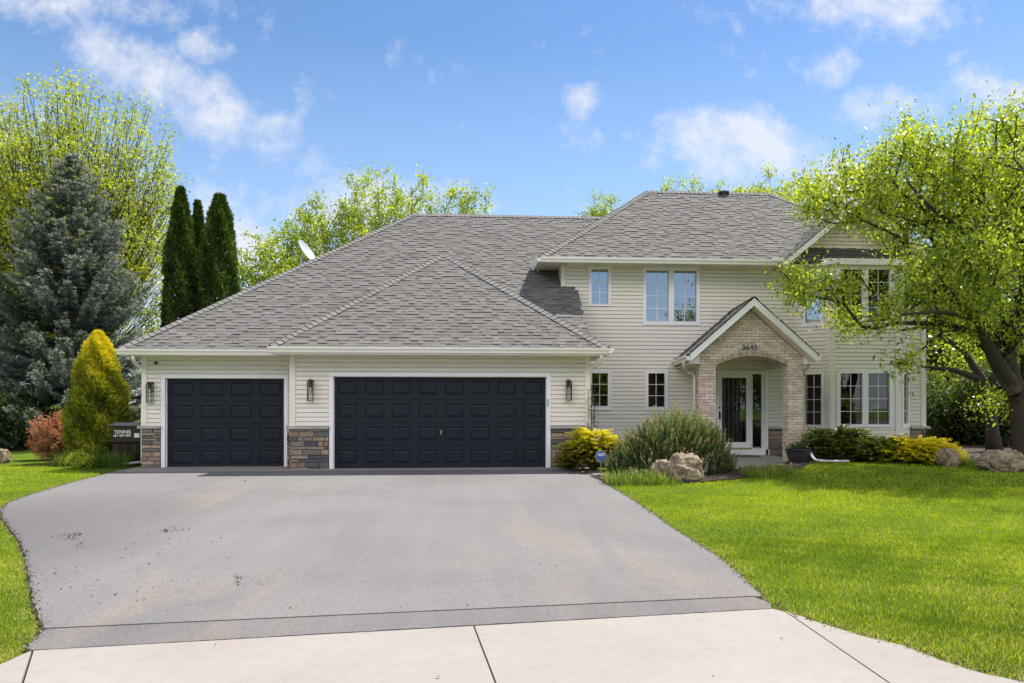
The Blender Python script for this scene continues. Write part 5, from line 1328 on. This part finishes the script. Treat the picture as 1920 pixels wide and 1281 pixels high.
for k, (px, d, w, h, sd_, lab) in enumerate([(15, 23, 150, 120, 83, 'dark shrub at the far left below the spruce'), (150, 24, 200, 105, 84, 'dark shrub under the blue spruce behind the barberry'), (1790, 24, 170, 150, 85, 'dark bush just right of the house corner'), (1870, 23, 150, 190, 86, 'dark bush between the house and the crab-apple trunk'), (1940, 25, 160, 260, 87, 'dark bush behind the crab-apple trunk')]):
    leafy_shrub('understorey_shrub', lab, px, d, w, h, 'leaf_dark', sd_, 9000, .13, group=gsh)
# wood to the right, behind the house
def dense_tree(label, px, pytop, d, rpx, hpx, seed, mat, n_=420, nleaf=46, ls=.18, group='dark trees right of the house', bark='bark'):
    return spring_tree('shade_tree', label, px, pytop, d, rpx, hpx, seed, mat, n_, nleaf, ls, .4, group, spread=.5, bark=bark, power=.5, rk=.009)
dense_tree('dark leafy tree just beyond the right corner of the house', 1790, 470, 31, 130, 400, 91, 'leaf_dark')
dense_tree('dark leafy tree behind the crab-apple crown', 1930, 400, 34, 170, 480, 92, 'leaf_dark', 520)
dense_tree('bright green tree glimpsed low behind the crab-apple', 1850, 590, 27, 95, 230, 93, 'leaf_crab', 170, 40, .14)
# pinkish bark trunk in the gloom
tp = WD(1866, 860, 20.5); r = thing('tree_stem', 'pale brown leaning trunk in the shade left of the crab-apple', 'tree', (tp.x, tp.y, hl(tp.x, tp.y)))
mb = MB(); mb.tube([(0, 0, -.1), (-.08, 0, .5), (-.12, 0, 1.1), (-.35, 0, 1.9), (-.9, 0, 2.7), (-1.9, 0, 3.3), (-2.6, .1, 3.2)], [.24, .17, .13, .11, .08, .06, .03], 10); mb.tube([(-.15, 0, 1.3), (.2, .1, 2.2), (.5, .1, 3.3)], [.10, .07, .04], 8); mb.tube([(-.35, 0, 1.9), (-1.2, -.1, 2.15), (-2.2, -.2, 2.25)], [.10, .07, .03], 8)
mb.build('trunk', 'bark', r, smooth=True)

# trees across the street, reflected in the windows
src = None
for k, (x, y, s_) in enumerate([(-14, -26, 1), (-6, -30, 1.15), (1, -25, .95), (7, -28, 1.1), (14, -26, .9), (21, -29, 1.1), (28, -27, 1), (-22, -28, 1.1), (-10, -36, 1.05), (-2, -38, 1.1), (4, -35, 1), (11, -37, 1.1), (17.5, -35, 1.05), (24.5, -37, 1), (33, -34, 1.1)]):
    if src is None:
        rng = np.random.default_rng(97); T = shell(rng, 330, (0, 0, 3.9), (4.0, 3.4, 3.6), .5)
        src = tree('street_tree', 'leafy tree across the street, reflected in the windows', (x, y, 0), T, [np.zeros(3), np.array([0, 0, 1.]), np.array([0, 0, 1.8])], 'leaf_crab', 'bark', 34, .30, .5, 98, .4, group='trees across the street', seg=1.0)
    else: copytree(src, (x, y, 0), k*1.3, s_, 'leafy tree across the street, reflected in the windows')

# grass tufts and blades
def tuft(label, px, d, wpx, hpx, n_, seed, name='grass_clump', mat='blade', group='ornamental grass clumps', tlo=0., depth=None):
    rng = np.random.default_rng(seed); b = WD(px, 755, d); b.z = hl(b.x, b.y); rx = wpx/F*d/2; h = hpx/F*d; ry = depth or min(.35, rx)
    x = rng.uniform(-1, 1, n_)*rx; y = rng.uniform(-1, 1, n_)*ry; az = rng.uniform(0, 6.28, n_); ln = rng.uniform(.15, .75, n_); L = h*rng.uniform(.5, 1.05, n_); w = .008+.006*rng.random(n_)
    d3 = np.stack([np.cos(az)*ln, np.sin(az)*ln, np.ones(n_)], 1); d3 = unit(d3); P0 = np.stack([x, y, np.zeros(n_)-.02], 1); P1 = P0+d3*(L*.6)[:, None]; d4 = unit(d3+np.stack([np.cos(az), np.sin(az), -.5*np.ones(n_)], 1)*.5*ln[:, None]); P2 = P1+d4*(L*.45)[:, None]
    s = np.stack([-np.sin(az), np.cos(az), np.zeros(n_)], 1)*w[:, None]*.5
    V = np.concatenate([np.stack([P0-s, P0+s, P1+s*.9, P1-s*.9], 1), np.stack([P1-s*.9, P1+s*.9, P2+s*.08, P2-s*.08], 1)], 0).reshape(-1, 3); t = np.tile(np.clip(rng.random(n_)*.9+tlo, 0, 1), 2)
    o = npmesh(name, V, 4, t, mat); o.location = b; return tag(o, label, 'grass', group)
tuft('tuft of long green blades in front of the mugo pine, next to the driveway', 1192, 14.3, 110, 34, 650, 101)
tuft('tuft of long grass at the bed corner before the pitted boulder', 1240, 14.2, 60, 22, 260, 102)
tuft('soft grass clump in front of the porch step', 1440, 15.0, 92, 30, 620, 103, tlo=.15)
tuft('bluish green blades below the golden arborvitae', 205, 17.6, 62, 38, 520, 104, tlo=-.25)
tuft('pale green blades between barberry and golden arborvitae', 128, 17.8, 50, 34, 380, 105, tlo=.1)
tuft('low green sprouts left of the right-hand boulder', 1812, 16.3, 60, 24, 260, 106)
tuft('dark green plant at the right picture edge beside the boulder', 1912, 15.4, 40, 34, 320, 107, tlo=-.25)

# lawn: real blades, one mass
def lawn():
    rng = np.random.default_rng(201); Ps = []
    regs = [(lambda px, py: True, (-11.5, 15.0), (2.2, 5.5), 6500), ((None), (-11.5, 15), (5.5, 8.5), 3400), ((None), (-12, 15), (8.5, 12.5), 1500), ((None), (-14, 15), (12.5, 18.2), 800)]
    bed = [(XY(1110, 15.9), 15.9), (XY(1150, 14.0), 14.0), (XY(1240, 14.0), 14.0), (XY(1400, 14.6), 14.6), (XY(1500, 15.4), 15.4), (XY(1530, 16.8), 16.8), (XY(1800, 16.2), 16.2), (XY(1860, 15.8), 15.8), (24, 16.0), (24, 30), (0, 30), (0, 17.2)]
    bedL = [(XY(60, 18.6), 18.6), (XY(130, 17.3), 17.3), (XY(190, 16.7), 16.7), (XY(235, 16.8), 16.8), (XY(260, 18.2), 18.2), (XY(260, 19), 19), (XY(60, 19), 19)]
    for (_, (x0, x1), (y0, y1), dens) in regs:
        A = (x1-x0)*(y1-y0); n_ = int(A*dens); x = rng.uniform(x0, x1, n_); y = rng.uniform(y0, y1, n_)
        l = x*C_-y*S_; dp = x*S_+y*C_; u = l/np.maximum(dp, .1)*F+960; v = 755+F*(H-.05)/np.maximum(dp, .1)
        k = (u > -420) & (u < 2340) & (v < 1500); x, y = x[k], y[k]
        ins, D = nearmask(x, y); k = ~ins & (D > .012); x, y, D = x[k], y[k], D[k]
        k = ~pts_in_poly(x, y, bed) & ~pts_in_poly(x, y, bedL) & ~((y > 17.0) & (x > -3.5)); x, y, D = x[k], y[k], D[k]
        Ps.append((x, y, D, np.full(len(x), y0)))
    x = np.concatenate([p[0] for p in Ps]); y = np.concatenate([p[1] for p in Ps]); D = np.concatenate([p[2] for p in Ps]); y0 = np.concatenate([p[3] for p in Ps]); n_ = len(x); print('lawn blades', n_)
    z = np.array([hl(a, b) for a, b in zip(x, y)])+np.clip(D/.25, 0, 1)*.015-.02
    # patchiness
    pt = np.sin(x*1.7+1.3*np.sin(y*1.1))*np.sin(y*2.1+x*.6)+.6*np.sin(x*4.3+y*3.1)*np.sin(y*5.2-x*1.9)
    pt2 = np.sin(x*.9-y*.7+1)*np.sin(y*.8+x*.35)+.5*np.sin(x*9.1+y*2.3)*np.sin(y*11.2)
    h = .021+.006*pt*.5+.012*rng.random(n_); near = np.clip(1-D/.30, 0, 1); h *= (1-.25*near); w = .0020+.00030*y
    az = rng.uniform(0, 6.28, n_); ln = rng.uniform(.1, 1.0, n_); d3 = unit(np.stack([np.cos(az)*ln, np.sin(az)*ln, np.ones(n_)], 1))
    P0 = np.stack([x, y, z], 1); P2 = P0+d3*(h*1.3)[:, None]; az2 = rng.uniform(0, 6.28, n_); s = np.stack([np.cos(az2), np.sin(az2), np.zeros(n_)], 1)*w[:, None]
    V = np.stack([P0-s, P0+s, P2], 1).reshape(-1, 3)
    dry = np.clip(pt*.40+pt2*.2+(9.5-y)*.11, 0, .9); tone = np.clip(.12+.50*rng.random(n_)+.13*pt+.18*pt2+.045*np.minimum(y-8, 4), 0, .85); dr = rng.random(n_) < (.02+.42*dry+.45*near**2); tone[dr] = rng.uniform(.86, 1, dr.sum())
    o = npmesh('lawn_grass', V, 3, tone, 'lawn_blade'); tag(o, 'short green lawn on both sides of the driveway', 'grass', kind='stuff')
lawn()

# mulch beds
def mulch():
    rng = np.random.default_rng(301); bed = [(XY(1106, 15.55), 15.55), (XY(1146, 14.0), 14.0), (XY(1240, 13.9), 13.9), (XY(1400, 14.5), 14.5), (XY(1500, 15.3), 15.3), (XY(1530, 16.7), 16.7), (XY(1800, 16.1), 16.1), (XY(1860, 15.7), 15.7), (15, 15.4), (24, 16.5), (24, 27), (12.9, 27), (12.9, 19.2), (XY(1500, 19), 19), (XY(1497, 17.3), 17.3), (XY(1465, 16.2), 16.2), (XY(1340, 15.9), 15.9)]
    o = sheet('mulch_bed', bed, lambda x, y: hl(x, y)+.012, 'ground_soil', 0, .08, kind='structure')
    n_ = 26000; x = rng.uniform(2, 15, n_); y = rng.uniform(13.8, 17.5, n_); k = pts_in_poly(x, y, bed); x, y = x[k], y[k]; m = len(x); z = np.array([hl(a, b) for a, b in zip(x, y)])+.02+rng.random(m)*.02
    A = unit(np.stack([rng.normal(size=m), rng.normal(size=m), rng.normal(size=m)*.25], 1)); V = blades(np.stack([x, y, z], 1), A, rng.uniform(.03, .09, m), rng.uniform(.015, .035, m), rng, B=np.tile([0, 0, 1.], (m, 1))+rng.normal(size=(m, 3))*.3)
    q = npmesh('mulch_chips', V, 4, rng.random(m), 'mulch'); tag(q, 'brown wood mulch covering the planting bed', 'mulch', kind='stuff')
    # soil and thatch crumbs along the paving edge
    Ls = [jag(rightE[1:], .02), jag(conR[:-2], .02), jag(leftE, .02)]; C = []
    for L in Ls:
        for p in L[::1]:
            for q_ in range(7): C.append((p.x+rng.normal()*.018, p.y+rng.normal()*.018, hd(p.x, p.y)+.004+.008*rng.random()))
    C = np.array(C); m = len(C); V = blades(C, unit(rng.normal(size=(m, 3))*np.array([1, 1, .5])), rng.uniform(.010, .035, m), rng.uniform(.006, .014, m), rng); q = npmesh('edge_thatch', V, 4, np.where(rng.random(m) < .3, .3, 1)*(.55+.45*rng.random(m)), 'mulch'); tag(q, 'dry thatch and soil crumbs along the paving edge', 'debris', kind='stuff')
    # dirt left on the driveway
    C = []
    for (px, py, sx, sy, c) in [(135, 1006, 16, 4, 130), (148, 1020, 6, 5, 22), (322, 995, 14, 2.5, 60), (310, 994, 3, 2, 14), (447, 1089, 4, 6, 22), (480, 1095, 30, 3, 10), (200, 1080, 120, 50, 60), (330, 1080, 150, 60, 70), (330, 1012, 20, 6, 8), (120, 1092, 25, 6, 12), (700, 1050, 500, 120, 60)]:
        for _ in range(c):
            g = G(px+rng.normal()*sx, max(900, min(1270, py+rng.normal()*sy))); C.append((g.x, g.y, g.z+.004))
    mbd = MB()
    for c in C:
        s = rng.uniform(.003, .009)*(1.5 if rng.random() < .08 else 1); v = [Vector(c)+Vector((rng.normal()*s, rng.normal()*s, abs(rng.normal())*s*.8)) for _ in range(4)]
        for t in ((0, 1, 2), (0, 2, 3), (0, 3, 1), (1, 2, 3)): mbd.tri(v[t[0]], v[t[1]], v[t[2]], rng.random()*.45)
    q = mbd.build('dirt_crumbs', 'mulch'); tag(q, 'small dirt crumbs scattered on the left of the driveway', 'debris', kind='stuff')
mulch()

# boulders
def boulder(label, px, pyb, d, wpx, hpx, seed, parts=None):
    b = WD(px, pyb, d); b.z = hl(b.x, b.y); import bmesh
    bm = bmesh.new(); bmesh.ops.create_icosphere(bm, subdivisions=5, radius=1); rx = wpx/F*d/2; rz = hpx/F*d; off = Vector((seed*3.1, seed*1.7, 0))
    for v in bm.verts:
        p = v.co.normalized(); n1 = noise.fractal(p*1.3+off, .8, 2.1, 4); n2 = noise.fractal(p*5+off, .7, 2.2, 4); n3 = abs(noise.noise(p*9+off))
        k = 1+.24*n1+.07*n2-.06*n3
        q_ = Vector((math.copysign(abs(p.x)**.8, p.x), math.copysign(abs(p.y)**.8, p.y), math.copysign(abs(p.z)**.8, p.z)))*k
        v.co = Vector((q_.x*rx, q_.y*rx*.75, rz*.42+q_.z*rz*.60))
    me = bpy.data.meshes.new('boulder'); bm.to_mesh(me); bm.free(); me.materials.append(MATS['limestone'])
    for p in me.polygons: p.use_smooth = True
    o = bpy.data.objects.new('boulder', me); COL.objects.link(o); o.location = b; return tag(o, label, 'boulder', 'landscape boulders')
boulder('pitted tan boulder in front of the mugo pine', 1284, 900, 14.7, 68, 50, 3)
boulder('smaller pitted boulder left of the big one by the mugo pine', 1243, 900, 14.8, 42, 36, 5)
boulder('tan boulder at the end of the golden juniper by the bay', 1777, 866, 16.2, 42, 32, 7)
boulder('low dark boulder at the foot of the crab-apple tree', 1877, 874, 15.4, 78, 36, 9)
boulder('grey rock at the far left picture edge', 2, 885, 18.3, 28, 26, 11)

# yard sign
sg = WD(1127, 878, 15.9); r = thing('yard_sign', 'blue octagonal alarm company sign on a short stake by the juniper', 'sign', (sg.x, sg.y, hl(sg.x, sg.y)))
R8 = 19.5/2/F*15.9*1.08; zc_ = H+(755-855.5)/F*15.9-r.location.z
def octo(rad, y0, y1):
    mb = MB(); P = [(rad*cos(pi/8+k*pi/4), rad*sin(pi/8+k*pi/4)*1.05+zc_) for k in range(8)]
    mb.poly([(x, y0, z) for x, z in P]); mb.poly([(x, y1, z) for x, z in P][::-1])
    for k in range(8): a, b_ = P[k], P[(k+1) % 8]; mb.quad((a[0], y0, a[1]), (b_[0], y0, b_[1]), (b_[0], y1, b_[1]), (a[0], y1, a[1]))
    return mb
octo(R8, -.004, .004).build('border', 'sign_white', r); octo(R8*.94, -.0065, -.002).build('panel', 'sign_blue', r)
text('ADT', .076, (.012, -.009, zc_+.030), 'sign_white', r, 'lettering', .002, bold=.003); text('Security Services', .019, (0, -.009, zc_-.018), 'sign_white', r, 'small_lettering', .001); text('1-800-ADT-ASAP', .017, (0, -.009, zc_-.06), 'sign_white', r, 'small_lettering', .001)
mb = MB(); mb.box(-.008, .008, .005, .012, -.1, zc_); mb.build('stake', 'steel', r)

# planter pot
pt = WD(1497, 868, 16.9); r = thing('planter_pot', 'dark glazed planter with small green plants at the right brick pier', 'planter', (pt.x, pt.y, hl(pt.x, pt.y)-.01))
mb = MB(); prof = [(.16, 0), (.19, .03), (.235, .16), (.26, .27), (.285, .30), (.285, .33), (.25, .33), (.24, .28)]
mb.tube([(0, 0, z) for _, z in prof], [a for a, _ in prof], 28, cap=True); mb.build('pot', 'planter_glaze', r, smooth=False)
rng = np.random.default_rng(55); m = 420; C = np.stack([rng.normal(size=m)*.10, rng.normal(size=m)*.08, .30+.13*rng.random(m)], 1); npmesh('plant', blades(C, unit(rng.normal(size=(m, 3))+[0, 0, .4]), .05, .028, rng), 4, rng.random(m)*.7, 'leaf_dark', r)
# white drain pipe end by the planter
mb = MB(); a, b_, c, d = WD(1519, 848, 16.8), WD(1527, 861, 16.6), WD(1545, 864.5, 16.5), WD(1592, 865, 16.4)
mb.tube(smooth_line([a, b_, c, d], 4), .034, 10, flat=.75); o = mb.build('downspout_extension', 'white_pipe', smooth=True); tag(o, 'white downspout extension curving out beside the dark planter', 'downspout')
# iron trellis at the recess corner
tr = WD(1107, 800, 17.3); r = thing('garden_trellis', 'thin black iron trellis in the corner right of the garage', 'trellis', (tr.x, tr.y, .05))
mb = MB(); zt_ = H+(755-722)/F*17.3
for x in (-.05, .02, .09): mb.tube([(x, 0, 0), (x, 0, zt_-.05-(.1 if x < 0 else 0))], .007, 6)
for z in (.5, .75, .98, 1.2, 1.42, 1.62, 1.8): mb.tube([(-.06, 0, z-.03), (.10, 0, z+.02)], .006, 6)
mb.build('frame', 'black_metal', r)
rng = np.random.default_rng(56); m = 330; C = np.stack([.02+rng.normal(size=m)*.08, rng.normal(size=m)*.05, .3+1.3*rng.random(m)], 1); npmesh('vine', blades(C, unit(rng.normal(size=(m, 3))), .045, .02, rng), 4, rng.random(m)*.6, 'leaf_dark', r)
# things seen inside the bay window
lp = frB.hit(1656, 765); lpz = lp[1]
r = thing('table_lamp', 'cream lampshade visible through the lower bay window', 'lamp', frB.p(lp[0], -.40, lpz-.35))
mb = MB(); mb.tube([(0, 0, .33), (0, 0, .40), (0, 0, .46)], [.13, .11, .04], 20); mb.build('lamp_shade', 'lamp_fabric', r, smooth=True); mb = MB(); mb.tube([(0, 0, 0), (0, 0, .05), (0, 0, .34)], [.06, .02, .01], 12); mb.build('base', 'steel', r)
print('objects', len(bpy.data.objects))
